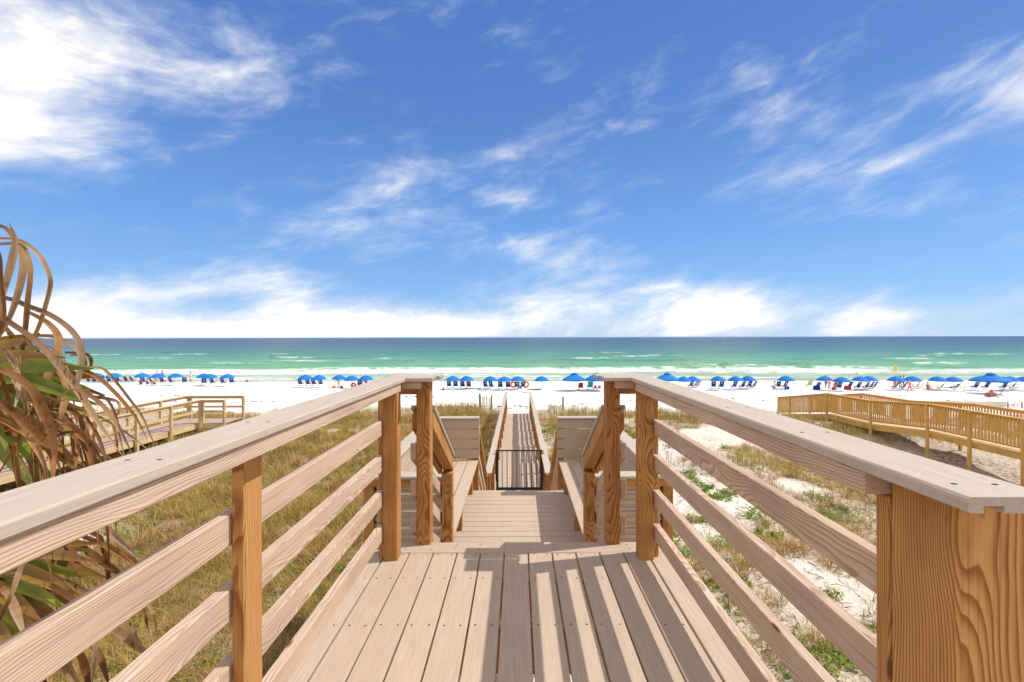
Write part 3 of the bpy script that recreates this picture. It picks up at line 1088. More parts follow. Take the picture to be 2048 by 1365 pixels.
def ribbon(name, pts, wid, col0, col1, parent, twist=0.0, n=26, fold=.35, taper=(.55, .08), tip=.55):
    """a long folded leaf segment: three vertices across, tapering to a tip"""
    c3 = catmull([Vector(p) for p in pts], n)
    V, F, C, UV = [], [], [], []
    view = Vector((0, 0, EYE))
    prev = None
    for i, p in enumerate(c3):
        t = i / (n - 1)
        tan = (c3[min(i + 1, n - 1)] - c3[max(i - 1, 0)]).normalized()
        face = (view - p).normalized()
        side = tan.cross(face)
        if side.length < 1e-4:
            side = Vector((1, 0, 0))
        side.normalize()
        ang = twist * math.sin(t * 3.1 + twist * 7) + .25 * math.sin(t * 9 + wid * 300)
        side = Matrix.Rotation(ang, 3, tan) @ side
        if prev is not None and side.dot(prev) < 0:
            side = -side
        prev = side
        nor = side.cross(tan).normalized()
        wv = wid * (taper[0] + (1 - taper[0]) * math.sin(min(1, t * 2.2) * math.pi / 2)) * (1 if t < tip else max(taper[1], 1 - ((t - tip) / (1 - tip)) ** 1.7))
        h = wv * .5
        V += [p - side * h + nor * h * fold, p - nor * h * fold * .3, p + side * h + nor * h * fold]
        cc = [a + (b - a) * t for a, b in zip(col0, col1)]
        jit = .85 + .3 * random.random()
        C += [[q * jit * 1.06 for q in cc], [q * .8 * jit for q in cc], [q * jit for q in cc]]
        if i < n - 1:
            k = i * 3
            F += [(k, k + 1, k + 4, k + 3), (k + 1, k + 2, k + 5, k + 4)]
    o_ = origin_of(parent)
    me = bpy.data.meshes.new(name)
    me.from_pydata([tuple(v - o_) for v in V], [], F)
    a = me.color_attributes.new('Col', 'FLOAT_COLOR', 'POINT')
    a.data.foreach_set('color', [q for cc in C for q in (*cc, 1.0)])
    uvl = me.uv_layers.new(name='UVMap')
    for li, lp in enumerate(me.loops):
        vi = lp.vertex_index
        uvl.data[li].uv = ((vi % 3) * .5 + wid * 91, (vi // 3) * .12 + wid * 57)
    me.polygons.foreach_set('use_smooth', [True] * len(me.polygons))
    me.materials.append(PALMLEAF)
    return link(name, me, None, parent)


def petiole(a, b, col, r=.016):
    """leaf stalk of a frond, curved, from trunk to the leaf's hub"""
    a, b = Vector(a), Vector(b)
    mid = (a + b) / 2 + Vector((0, 0, .10))
    pts = catmull([a, mid, b], 9)
    V, F, C = [], [], []
    for i, p in enumerate(pts):
        for j in range(6):
            an = j * math.pi / 3
            V.append(p + Vector((0, math.cos(an) * r, math.sin(an) * r * .7)) - pbase)
            C.append(col)
    for i in range(8):
        for j in range(6):
            F.append((i * 6 + j, i * 6 + (j + 1) % 6, (i + 1) * 6 + (j + 1) % 6, (i + 1) * 6 + j))
    me = bpy.data.meshes.new('frond')
    me.from_pydata([tuple(v) for v in V], [], F)
    at = me.color_attributes.new('Col', 'FLOAT_COLOR', 'POINT')
    at.data.foreach_set('color', [q for c_ in C for q in (*c_, 1.0)])
    me.uv_layers.new(name='UVMap')
    me.materials.append(PALMLEAF)
    return link('frond', me, None, palm)


crown = Vector((-2.70, 1.97, pbase.z + 3.05))
hubs = {'dry_high': P(-70, 700, 2.05), 'dry_mid': P(-60, 830, 1.95), 'green': P(-140, 800, 2.0),
        'green_low': P(-110, 1170, 1.95), 'dry_low': P(-40, 1040, 2.05)}
fr = {k: petiole(crown, v, (.22, .19, .06) if 'green' in k else (.30, .19, .10)) for k, v in hubs.items()}
# long dry segments, each with its own distance, (frond, depth start, depth end, width m, colour index, points)
SEG = [('dry_high', 1.95, 1.75, .030, 4, [(-70, 700), (-15, 660), (12, 580), (24, 527), (30, 478), (19, 446)]),
       ('dry_high', 2.05, 2.0, .030, 1, [(-60, 470), (0, 454), (24, 474), (40, 500), (45, 545), (30, 610), (5, 665), (-40, 720)]),
       ('dry_high', 1.90, 2.15, .021, 4, [(-60, 480), (0, 478), (34, 480), (60, 494), (82, 517), (98, 551), (99, 575), (89, 616), (77, 655), (56, 698), (40, 735), (28, 760)]),
       ('dry_high', 2.0, 1.9, .024, 2, [(-30, 492), (36, 488), (52, 507), (59, 534), (58, 565), (54, 600), (52, 640), (48, 690), (38, 725), (24, 765)]),
       ('dry_high', 2.1, 1.9, .030, 1, [(-60, 585), (17, 597), (58, 614), (97, 630), (130, 652), (152, 676), (162, 705), (160, 740), (150, 775), (127, 819), (108, 880)]),
       ('dry_high', 1.85, 1.75, .034, 3, [(-60, 590), (10, 640), (58, 674), (90, 703), (116, 732), (142, 761), (163, 793), (185, 830), (211, 867), (255, 925)]),
       ('dry_high', 1.9, 1.85, .028, 0, [(58, 674), (90, 703), (113, 740), (127, 767), (129, 798), (121, 835), (105, 885), (90, 930)]),
       ('dry_mid', 2.2, 1.85, .034, 2, [(60, 625), (87, 640), (105, 656), (116, 674), (116, 693), (105, 724), (87, 777), (55, 840), (21, 906), (-20, 975)]),
       ('dry_high', 2.25, 2.2, .024, 5, [(60, 672), (100, 672), (121, 680), (148, 695), (161, 716), (162, 745)]),
       ('dry_high', 2.3, 2.25, .020, 1, [(130, 705), (166, 707), (179, 716), (181, 732), (172, 752)]),
       ('dry_high', 2.3, 2.25, .018, 0, [(140, 712), (160, 711), (170, 722), (170, 738), (166, 760)]),
       ('dry_mid', 2.1, 1.9, .023, 5, [(90, 722), (127, 730), (164, 740), (195, 756), (224, 782), (251, 811), (274, 840), (294, 880)]),
       ('dry_mid', 2.15, 2.0, .015, 2, [(140, 732), (185, 735), (208, 740), (232, 764), (259, 798), (285, 835), (301, 872), (318, 905)]),
       ('dry_mid', 2.2, 2.2, .020, 1, [(120, 782), (158, 790), (200, 796), (232, 804), (238, 819), (230, 840)]),
       ('dry_mid', 2.0, 1.85, .024, 0, [(130, 765), (169, 785), (200, 809), (222, 835), (243, 864), (270, 920)]),
       ('dry_mid', 1.95, 1.8, .034, 0, [(60, 800), (95, 825), (124, 843), (164, 870), (185, 893), (214, 940)]),
       ('dry_mid', 2.05, 1.9, .026, 4, [(90, 830), (132, 851), (169, 870), (200, 901), (240, 930)]),
       ('dry_mid', 1.72, 1.70, .036, 0, [(-60, 725), (0, 740), (32, 756), (63, 782), (82, 814), (98, 851), (106, 893), (106, 940), (100, 985)]),
       ('dry_mid', 1.75, 1.72, .036, 3, [(-60, 770), (0, 804), (26, 825), (47, 846), (79, 877), (98, 904), (104, 945), (100, 1000)]),
       ('dry_mid', 1.7, 1.75, .028, 5, [(-60, 815), (0, 840), (32, 859), (53, 870), (77, 901), (92, 938), (98, 1000)]),
       ('dry_mid', 2.2, 2.1, .010, 3, [(170, 825), (198, 835), (237, 856), (277, 885), (300, 905)]),
       ('dry_mid', 1.9, 1.9, .032, 2, [(60, 790), (77, 814), (82, 851), (71, 904), (69, 957), (72, 1000)]),
       ('dry_mid', 1.9, 1.95, .026, 4, [(20, 745), (36, 770), (47, 798), (53, 830), (50, 880), (40, 930)]),
       ('dry_mid', 1.85, 1.8, .026, 0, [(-20, 690), (6, 640), (4, 560), (-4, 505), (-30, 470)]),
       ('dry_mid', 1.8, 1.8, .022, 4, [(-10, 690), (10, 700), (30, 735), (36, 780), (26, 830)]),
       ('dry_mid', 2.0, 1.95, .018, 2, [(100, 800), (128, 830), (150, 870), (152, 920), (140, 960)]),
       ('dry_mid', 2.1, 2.1, .016, 1, [(160, 815), (182, 820), (190, 845), (186, 880), (188, 910)]),
       ('dry_mid', 2.15, 2.1, .014, 0, [(200, 810), (222, 840), (232, 880), (236, 930)]),
       ('dry_mid', 2.15, 2.1, .013, 3, [(180, 780), (214, 800), (232, 835), (240, 880), (252, 930)]),
       ('dry_mid', 2.0, 2.0, .022, 3, [(20, 880), (45, 900), (60, 930), (58, 975), (50, 1010)]),
       # low ones hanging beside the rails
       ('dry_low', 1.9, 1.8, .036, 5, [(60, 1030), (110, 1060), (135, 1092), (150, 1130), (163, 1180)]),
       ('dry_low', 1.95, 1.85, .032, 0, [(60, 1050), (143, 1085), (185, 1112), (230, 1142), (262, 1170)]),
       ('dry_low', 2.0, 1.9, .030, 5, [(120, 1015), (180, 1040), (215, 1062), (250, 1090), (285, 1125)]),
       ('dry_low', 1.95, 1.9, .030, 0, [(90, 1045), (167, 1076), (215, 1096), (265, 1122), (300, 1160)]),
       ('dry_low', 2.0, 1.9, .024, 3, [(140, 1060), (190, 1070), (205, 1100), (216, 1150), (215, 1200)]),
       ('dry_low', 1.8, 1.75, .034, 3, [(100, 1170), (180, 1225), (230, 1262), (282, 1300), (310, 1330)]),
       ('dry_low', 1.85, 1.8, .030, 1, [(130, 1160), (200, 1205), (243, 1240), (270, 1275), (290, 1310)]),
       ('dry_low', 1.85, 1.8, .022, 4, [(170, 1190), (230, 1230), (255, 1262), (268, 1305)]),
       ('dry_low', 1.9, 1.9, .016, 4, [(240, 1170), (285, 1195), (305, 1230), (313, 1275)]),
       ('dry_low', 1.95, 1.9, .018, 1, [(230, 1180), (270, 1200), (288, 1230), (296, 1262)]),
       ('dry_low', 1.7, 1.65, .020, 4, [(150, 1200), (182, 1260), (188, 1310), (182, 1380)]),
       ('dry_low', 1.65, 1.6, .034, 3, [(40, 1230), (90, 1290), (140, 1345), (165, 1400)]),
       ('dry_low', 1.65, 1.6, .030, 1, [(90, 1240), (140, 1290), (170, 1340), (180, 1400)]),
       ('dry_low', 1.7, 1.65, .026, 0, [(130, 1240), (180, 1290), (205, 1330), (222, 1385)]),
       ('dry_low', 1.6, 1.55, .030, 5, [(-20, 1160), (12, 1190), (32, 1230), (50, 1280)]),
       ('dry_low', 1.6, 1.6, .020, 4, [(50, 1115), (35, 1150), (15, 1200), (-10, 1260)]),
       ('dry_low', 1.65, 1.6, .030, 3, [(30, 1300), (70, 1340), (95, 1400)])]
for k, (f, d0, d1, wd, ci, pp) in enumerate(SEG):
    h = hubs[f]
    n = len(pp)
    pts = []
    for i, (px, py) in enumerate(pp):
        t = i / (n - 1)
        pts.append(P(px, py, d0 + (d1 - d0) * t + .05 * math.sin(t * 5 + k)))
    c0 = DRY[ci]
    c1 = DRY[(ci + 2 + k) % 6] if k % 4 else (.56, .40, .26)
    ribbon('leaf_segment', pts, wd * .86, c0, c1, fr[f], twist=.25 + .45 * random.random(), n=34, fold=.55)
# loose thin strands and more dry segments hanging through the crown
for k in range(34):
    low = k % 4 == 0
    x0, y0 = (random.uniform(-60, 130), random.uniform(1030, 1220)) if low else (random.uniform(-60, 110), random.uniform(690, 900))
    d0 = random.uniform(1.75, 2.3)
    pp = [P(x0, y0, d0)]
    vx, vy = random.uniform(18, 48), random.uniform(-30, 14)
    for i in range(6):
        x0, y0 = x0 + vx, y0 + vy
        vx *= random.uniform(.55, .95)
        vy += random.uniform(14, 26)
        pp.append(P(x0, y0, d0 + .03 * i * random.uniform(-1, 1)))
    thin = k % 2 == 0
    ribbon('leaf_segment', pp, random.uniform(.003, .007) if thin else random.uniform(.010, .022), DRY[k % 6], DRY[(k * 5 + 2) % 6],
           fr['dry_low' if low else 'dry_mid'], twist=.6 * random.random(), n=22, fold=.55)
# green fan leaves
for f, tips in (('green', [(60, 655, 2.3), (55, 668, 2.2), (75, 690, 2.3), (110, 712, 2.2), (130, 724, 2.3), (165, 738, 2.2), (190, 748, 2.25),
                           (160, 768, 2.3), (190, 782, 2.3), (172, 800, 2.2), (182, 812, 2.3), (150, 822, 2.35), (195, 838, 2.3), (110, 862, 2.3),
                           (150, 880, 2.2), (140, 915, 2.2), (160, 955, 2.1), (90, 960, 2.2), (60, 985, 2.1), (100, 895, 2.35), (40, 940, 2.3)]),
                ('green_low', [(150, 1062, 2.1), (180, 1075, 2.0), (165, 1100, 2.05), (175, 1125, 1.95), (160, 1150, 2.0), (150, 1178, 1.95),
                               (148, 1190, 1.9), (135, 1205, 1.95), (120, 1222, 1.9), (100, 1240, 1.9), (75, 1255, 1.85), (50, 1270, 1.85),
                               (30, 1285, 1.9), (200, 1150, 2.1), (215, 1235, 2.0), (175, 1300, 1.9), (130, 1330, 1.8), (20, 1320, 1.8)])):
    h = hubs[f]
    for k, (px, py, d) in enumerate(tips):
        tip = P(px + 12, py, d - (.35 if f == 'green' and k % 2 else .12))
        v = tip - h
        mid = h + v * .55 + Vector((0, 0, .05 + .05 * random.random()))
        end = tip + Vector((.02, 0, -.03 * random.random()))
        c0 = GRN[k % 4]
        c1 = DRY[random.choice((0, 2, 5))] if random.random() < .45 else GRN[(k + 1) % 4]
        ribbon('leaf_segment', [h, h + v * .28 + Vector((0, 0, .04)), mid, end], random.uniform(.050, .068), c0, c1, fr[f], twist=.25 * random.random(), n=22, taper=(.5, .10), tip=.72)

# ------------------------------------------------------------------ screws in the boards
V, F = [], []
for x, y, z, r in screws:
    b = len(V)
    rx = r * (1.6 if z > .9 else 1)
    for j in range(8):
        V.append((x + rx * math.cos(j * math.pi / 4), y + r * math.sin(j * math.pi / 4), z))
    F.append(tuple(range(b, b + 8)))
o = link('screw_heads', mesh_from('screw_heads', V, F, SCREW), None, deck)
tag(o, kind='stuff')


# ------------------------------------------------------------------ dune plants
def blades(name, roots, heads, lens, leans, wids, cols, mat):
    n = len(roots)
    tt = np.array([0, .35, .72, 1.0])
    hx, hy = np.cos(heads), np.sin(heads)
    side = np.stack([-hy, hx, np.zeros(n)], -1)
    rowsV, rowsC = [], []
    for t in tt:
        c = roots.copy()
        c[:, 0] += hx * lens * leans * t ** 2
        c[:, 1] += hy * lens * leans * t ** 2
        c[:, 2] += lens * (t - .38 * leans * t ** 2)
        wv = (wids * (1 - t ** 1.6))[:, None]
        if t < 1:
            rowsV += [c - side * wv / 2, c + side * wv / 2]
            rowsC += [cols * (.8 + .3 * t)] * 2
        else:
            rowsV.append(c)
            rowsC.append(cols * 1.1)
    V = np.stack(rowsV, 1).reshape(-1, 3)
    C = np.stack(rowsC, 1).reshape(-1, 3)
    b = np.arange(n)[:, None] * 7
    q = np.concatenate([b + np.array([0, 1, 3, 2]), b + np.array([2, 3, 5, 4])])
    t3 = b + np.array([4, 5, 6])
    return fast_mesh(name, V, [q, t3], mat, C)


PAL = np.array([(.62, .42, .15), (.52, .33, .10), (.44, .35, .08), (.34, .31, .06), (.46, .24, .09), (.68, .50, .23), (.26, .28, .04)])


def tufts(n_try, xr, yr, dens, blades_per, lmin, lmax, lean, wid, pal_w, spread, y_bias=1.0):
    x = RNG.uniform(*xr, n_try)
    y = yr[0] + (yr[1] - yr[0]) * RNG.random(n_try) ** y_bias
    keep = RNG.random(n_try) < dens(x, y)
    keep &= ~((np.abs(x) < 1.0) & (y > 8.6) & (y < 23))
    x, y = x[keep], y[keep]
    m = len(x)
    nb = blades_per
    tx, ty = np.repeat(x, nb), np.repeat(y, nb)
    patch_tone = np.clip((fbm(x * .9 + 70, y * .9 + 11, 3) - .5) * 2.6 + .5, 0, 1)
    tone = np.repeat(.62 * patch_tone + .38 * RNG.random(m), nb)
    size = np.repeat(RNG.uniform(.6, 1.15, m), nb)
    a = RNG.uniform(0, 2 * np.pi, m * nb)
    r = spread * np.sqrt(RNG.random(m * nb))
    bx, by = tx + r * np.cos(a), ty + r * np.sin(a)
    roots = np.stack([bx, by, zg(bx, by) - .01], -1)
    heads = a + RNG.normal(0, .5, m * nb)
    lens = RNG.uniform(lmin, lmax, m * nb) * size
    leans = np.clip(RNG.normal(lean, .28, m * nb), .03, 1.6)
    wids = RNG.uniform(.6, 1.3, m * nb) * wid * (1 + by / 22)
    pw = np.cumsum(np.array(pal_w) / np.sum(pal_w))
    pick = np.searchsorted(pw, np.clip(tone * .7 + RNG.random(m * nb) * .3, 0, .999))
    cols = PAL[pick] * RNG.uniform(.75, 1.2, (m * nb, 1))
    return roots, heads, lens, leans, wids, cols


def cat(*a):
    return [np.concatenate(q) for q in zip(*a)]


lside = lambda x, y: veg_density(x, y) * (x < -.9)
rside = lambda x, y: veg_density(x, y) * (x > -.9)
under = lambda x, y: 1 - .8 * ((np.abs(x) < .9) & (y < 6.5))
G = cat(tufts(11500, (-17, -.9), (.6, 23), lambda x, y: lside(x, y), 16, .16, .42, .75, .0068, (5, 4, 3, 1.2, 4, 4, .8), .13),
        tufts(4200, (-9, -.9), (.6, 12), lambda x, y: lside(x, y), 22, .12, .34, .95, .0060, (5, 4, 3, 2, 4, 3, 1.5), .16),
        tufts(1500, (-14, -.9), (1.0, 20), lambda x, y: lside(x, y), 34, .28, .60, .70, .0070, (5, 3, 3, 1.5, 4, 4, 1), .10),
        tufts(900, (-.9, 15), (1.0, 20), lambda x, y: rside(x, y) * under(x, y), 34, .22, .50, .85, .0070, (5, 4, 1, .6, 5, 4, .5), .13),
        tufts(6800, (-.9, 16), (.6, 23), lambda x, y: rside(x, y) * under(x, y), 16, .12, .36, .85, .0058, (3, 3, 2, 1.5, 3, 3, 1), .13))
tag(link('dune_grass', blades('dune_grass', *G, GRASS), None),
    'straw and olive dune grass growing in mats over the sand', 'grass', kind='stuff')


def crest_d(x, y):
    n = fbm(x * .33 + 50, y * .5 + 3, 3)
    return sm((n - .42) / .16) * sm((y - 18.5) / 2.5) * (1 - sm((y - 25) / 2))


def spots(*centres):
    """thick stands at known places"""
    def f(x, y):
        s = np.zeros_like(x)
        for cx, cy, rx, ry in centres:
            s = np.maximum(s, np.exp(-(((x - cx) / rx) ** 2 + ((y - cy) / ry) ** 2) * 1.5))
        return s
    return f


stand = spots((-2.6, 23.3, 1.5, .8), (-3.9, 23.6, .9, .6), (2.4, 22.8, 1.3, 1.0), (4.2, 23.4, 1.3, .9), (1.6, 19.2, .5, 1.6), (3.5, 20.2, 1.6, 1.0),
              (-1.7, 22.2, .6, .8), (-7.6, 22.2, 1.2, .8), (-10.5, 21.6, 1.6, .8), (8.5, 22.5, 1.6, .9), (10.5, 23.2, 1.4, .8), (-6.0, 18.5, 1.4, 1.0),
              (13.5, 22.5, .8, .8), (14.6, 19.2, .8, .8), (15.2, 21.4, .7, .9), (-11.5, 18.2, .8, 1.6), (-12.2, 16.0, .6, 1.4), (7.2, 14.5, 1.6, 1.2))
S = cat(tufts(3800, (-26, 26), (18, 26), crest_d, 13, .25, .60, .38, .0062, (4, 3, 4, 3, 1, 4, 2), .13),
        tufts(5200, (-13, 16), (13, 25.5), stand, 14, .35, .80, .30, .0064, (4, 2, 5, 4, .5, 4, 3), .12))
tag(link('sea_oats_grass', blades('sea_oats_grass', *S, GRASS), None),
    'taller green and straw beach grass standing along the dune crest', 'grass', kind='stuff')
# thin dry stalks
ST = tufts(420, (-16, 18), (20, 27), lambda x, y: .8 * crest_d(x, y) + .25, 5, .7, 1.25, .22, .0045, (1, 0, 0, 0, 2, 4, 0), .25)
tag(link('dry_stalks', blades('dry_stalks', *ST, GRASS), None), 'thin dry sea oat stalks sticking up over the dune crest', 'grass', kind='stuff')


# low bright green creeping plants
def cover(n_p, xr, yr):
    V, C, Q = [], [], []
    cnt = 0
    done = 0
    while done < n_p:
        cx, cy = random.uniform(*xr), random.uniform(*yr)
        if fbm(np.array([cx * .6 + 8]), np.array([cy * .6 + 90]))[0] < .52 or (abs(cx) < 1.0 and cy > 8.6):
            done += .25
            continue
        done += 1
        m = random.randint(70, 230)
        rad = random.uniform(.12, .42)
        a = RNG.uniform(0, 6.283, m)
        r = rad * np.sqrt(RNG.random(m)) * (1 + .4 * np.sin(a * 3 + cx))
        x, y = cx + r * np.cos(a), cy + r * np.sin(a) * .7
        z = zg(x, y) + RNG.uniform(.01, .09, m)
        s = RNG.uniform(.012, .030, m) * (1 + cy / 25)
        h = RNG.uniform(0, 6.283, m)
        ux, uy = np.cos(h) * s, np.sin(h) * s
        tz = RNG.uniform(-.5, .9, m) * s
        p = np.stack([x, y, z], -1)
        U = np.stack([ux, uy, tz], -1)
        W = np.stack([-uy * .55, ux * .55, RNG.uniform(-.4, .4, m) * s], -1)
        quad = np.stack([p - U, p + W, p + U, p - W], 1).reshape(-1, 3)
        V.append(quad)
        base = np.array((.19, .30, .022)) if random.random() < .6 else np.array((.26, .31, .05))
        C.append(np.repeat(base * RNG.uniform(.6, 1.25, (m, 1)), 4, 0))
        Q.append(cnt + np.arange(m * 4).reshape(-1, 4))
        cnt += m * 4
    return fast_mesh('ground_cover', np.concatenate(V), [np.concatenate(Q)], LEAF, np.concatenate(C))


me = cover(560, (-9, 13), (1.0, 19))
tag(link('ground_cover', me, None), 'bright green creeping plants in patches on the dune sand', 'ground cover', kind='stuff')


# dead twigs and litter
def sticks(n, xr, yr, lmin, lmax, r, mat, name, flat):
    V, F = [], []
    xs, ys_ = RNG.uniform(*xr, n * 2), RNG.uniform(*yr, n * 2)
    ok = ~((np.abs(xs) < .9) & (ys_ > 8.6))
    xs, ys_ = xs[ok][:n], ys_[ok][:n]
    zs = zg(xs, ys_)
    for x, y, z0 in zip(xs, ys_, zs):
        p = Vector((x, y, z0 + .005))
        h = random.uniform(0, 6.283)
        d = Vector((math.cos(h), math.sin(h), random.uniform(0, flat)))
        L = random.uniform(lmin, lmax)
        for seg in range(random.randint(2, 4)):
            q = p + d.normalized() * (L / 3)
            q.z = max(q.z, z0)
            sd = Vector((-d.y, d.x, 0)).normalized() * r
            b = len(V)
            V += [p + sd, p - sd, p + Vector((0, 0, r * 1.6)), q + sd * .7, q - sd * .7, q + Vector((0, 0, r * 1.2))]
            F += [(b, b + 3, b + 5, b + 2), (b + 2, b + 5, b + 4, b + 1), (b, b + 1, b + 4, b + 3)]
            p = q
            d = d + Vector((random.uniform(-.8, .8), random.uniform(-.8, .8), random.uniform(-.35, .25)))
    return link(name, mesh_from(name, V, F, mat), None)


tag(sticks(1300, (.8, 13), (1.5, 18), .10, .42, .0055, TWIG, 'dead_twigs', .7),
    'grey dead twigs scattered over the dune sand', 'twigs', kind='stuff')
tag(sticks(6000, (-7, 14), (1.0, 19), .03, .14, .0045, plain('litter', (.28, .19, .11), .9), 'plant_litter', .2),
    'short brown bits of plant litter on the sand', 'litter', kind='stuff')

# seaweed along the old tide lines
V, F = [], []
for line_y, n in ((44.5, 40), (49, 60), (53.5, 50), (59, 40)):
    for k in range(n):
        cx = random.uniform(-1.1, 1.1) * line_y
        cy = line_y + 2.2 * math.sin(cx * .11 + line_y) + random.uniform(-.5, .5)
        for j in range(random.randint(3, 9)):
            x, y = cx + random.gauss(0, .55), cy + random.gauss(0, .14)
            z = zg1(x, y)
            s = random.uniform(.05, .17)
            b = len(V)
            for q in range(6):
                a = q * math.pi / 3
                V.append((x + s * 1.7 * math.cos(a) * random.uniform(.6, 1.2), y + s * math.sin(a) * random.uniform(.6, 1.2), z - .02))
            V.append((x, y, z + s * .45))
            for q in range(6):
                F.append((b + q, b + (q + 1) % 6, b + 6))
tag(link('seaweed', mesh_from('seaweed', V, F, WEED), None), 'dark seaweed washed up in broken lines on the white beach', 'seaweed', kind='stuff')


# ------------------------------------------------------------------ short sand fence remnants
def fence_bit(a, b, n, hgt, label, group='sand fence remnants'):
    a, b = Vector(a), Vector(b)
    t = empty('sand_fence', (a.x, a.y, zg1(a.x, a.y)))
    tag(t, label, 'fence', group)
    for q in (a, b) if (b - a).length > .01 else (a,):
        z = zg1(q.x, q.y)
        post('post', q.x - .045, q.x + .045, q.y - .045, q.y + .045, z - .3, z + hgt, GREYW, t)
    for i in range(n):
        q = a + (b - a) * ((i + 1) / (n + 1))
        z = zg1(q.x, q.y)
        tilt = random.uniform(-.05, .05)
        beam('slat', (q.x, q.y, z - .1), (q.x + tilt, q.y, z + hgt * random.uniform(.75, .95)), .035, .010, PALEW, t, up=(0, -1, 0), bevel=0)
    if n:
        for f in (.35, .75):
            za, zb = zg1(a.x, a.y) + hgt * f, zg1(b.x, b.y) + hgt * f
            beam('wire', (a.x, a.y - .012, za), (b.x, b.y - .012, zb), .008, .008, BLACKM, t, bevel=0)
    return t


fence_bit((-2.08, 24.6, 0), (-1.44, 24.6, 0), 8, .78, 'short sand fence of pale slats between two posts beside the walkway end')
fence_bit((2.42, 24.6, 0), (2.42, 24.6, 0), 0, .8, 'lone weathered fence post standing in the crest grass')
g = ground_at(2015, 817)
fence_bit((g.x, g.y, 0), (g.x + 1.5, g.y + .1, 0), 14, .62, 'slatted sand fence end beyond the picket boardwalk')


# ------------------------------------------------------------------ beach umbrellas
def canopy_mesh(D, hgt, ribs, rings, valance, flat, mat, square=False):
    V, F = [], []
    V.append((0, 0, hgt))
    for i in range(1, rings + 1):
        t = i / rings
        for j in range(ribs * 2):
            a = math.pi * j / ribs
            sag = 1.0 if j % 2 == 0 else .955 + .02 * (1 - t)
            r = D / 2 * t * sag
            z = hgt * (1 - t ** flat) - (0 if j % 2 == 0 else -.02 * t)
            V.append((r * math.cos(a), r * math.sin(a), z))
    m = ribs * 2
    for j in range(m):
        F.append((0, 1 + j, 1 + (j + 1) % m))
    for i in range(rings - 1):
        for j in range(m):
            a, b = 1 + i * m, 1 + (i + 1) * m
            F.append((a + j, b + j, b + (j + 1) % m, a + (j + 1) % m))
    b0 = 1 + (rings - 1) * m
    base = len(V)
    for j in range(m):
        x, y, z = V[b0 + j]
        V.append((x * 1.005, y * 1.005, z - valance * (1 if j % 2 else .75)))
    for j in range(m):
        F.append((b0 + j, base + j, base + (j + 1) % m, b0 + (j + 1) % m))
    return mesh_from('canopy', V, F, mat)


def tube_mesh(name, p, q, r, mat, n=8):
    p, q = Vector(p), Vector(q)
    d = (q - p).normalized()
    u = d.orthogonal().normalized()
    v = d.cross(u)
    V = [tuple(c + (u * math.cos(2 * math.pi * j / n) + v * math.sin(2 * math.pi * j / n)) * r) for c in (p, q) for j in range(n)]
    F = [(j, (j + 1) % n, n + (j + 1) % n, n + j) for j in range(n)] + [tuple(range(n - 1, -1, -1)), tuple(range(n, 2 * n))]
    return mesh_from(name, V, F, mat)


CAN = canopy_mesh(2.12, .56, 8, 5, .10, 1.9, UMB)
POLE = tube_mesh('pole', (0, 0, -.3), (0, 0, 1.88), .022, POLEW)
FIN = tube_mesh('finial', (0, 0, 1.86), (0, 0, 1.97), .028, UMB, 6)
RIBM = mesh_from('ribs', *(lambda VF: (VF[0], VF[1]))((lambda: ([c for j in range(8) for c in (
    (0, 0, 1.78), (.012, 0, 1.78), (1.03 * math.cos(math.pi * j / 4), 1.03 * math.sin(math.pi * j / 4), 1.30),
    (1.03 * math.cos(math.pi * j / 4), 1.03 * math.sin(math.pi * j / 4), 1.285))], [tuple(range(4 * j, 4 * j + 4)) for j in range(8)]))()), POLEW)
MCAN = canopy_mesh(3.3, .80, 8, 5, .20, 1.15, UMB)
MTOP = canopy_mesh(.95, .20, 8, 2, .05, 1.3, UMB)
MPOLE = tube_mesh('pole', (0, 0, -.3), (0, 0, 2.35), .028, POLEW)


def umbrella(px, py, label, group, tilt=0.0, sc=1.0):
    p = ground_at(px, py)
    t = empty('beach_umbrella', p, random.uniform(0, .7))
    t.scale = (sc, sc, sc)
    tag(t, label, 'umbrella', group)
    t.rotation_euler.x = tilt + random.uniform(-.03, .03)
    t.rotation_euler.y = random.uniform(-.04, .04)
    link('canopy', CAN, None, t, (0, 0, 1.33))
    link('pole', POLE, None, t)
    link('finial', FIN, None, t)
    link('ribs', RIBM, None, t)
    return t


def market(px, py, label, group, sc=1.0):
    p = ground_at(px, py)
    t = empty('market_umbrella', p, random.uniform(0, .5))
    t.scale = (sc, sc, sc)
    tag(t, label, 'umbrella', group)
    link('canopy', MCAN, None, t, (0, 0, 1.58))
    link('vent_cap', MTOP, None, t, (0, 0, 2.30))
    link('pole', MPOLE, None, t)
    return t


# ------------------------------------------------------------------ beach chairs
def bars(segs, r, mat, name):
    V, F = [], []
    for p, q in segs:
        p, q = Vector(p), Vector(q)
        d = (q - p).normalized()
        u = Vector((1, 0, 0))
        v = d.cross(u).normalized()
        b = len(V)
        for c in (p, q):
            for su, sv in ((-1, -1), (1, -1), (1, 1), (-1, 1)):
                V.append(tuple(c + u * su * r + v * sv * r))
        F += [(b, b + 1, b + 5, b + 4), (b + 1, b + 2, b + 6, b + 5), (b + 2, b + 3, b + 7, b + 6), (b + 3, b, b + 4, b + 7), (b + 3, b + 2, b + 1, b), (b + 4, b + 5, b + 6, b + 7)]
    return mesh_from(name, V, F, mat)


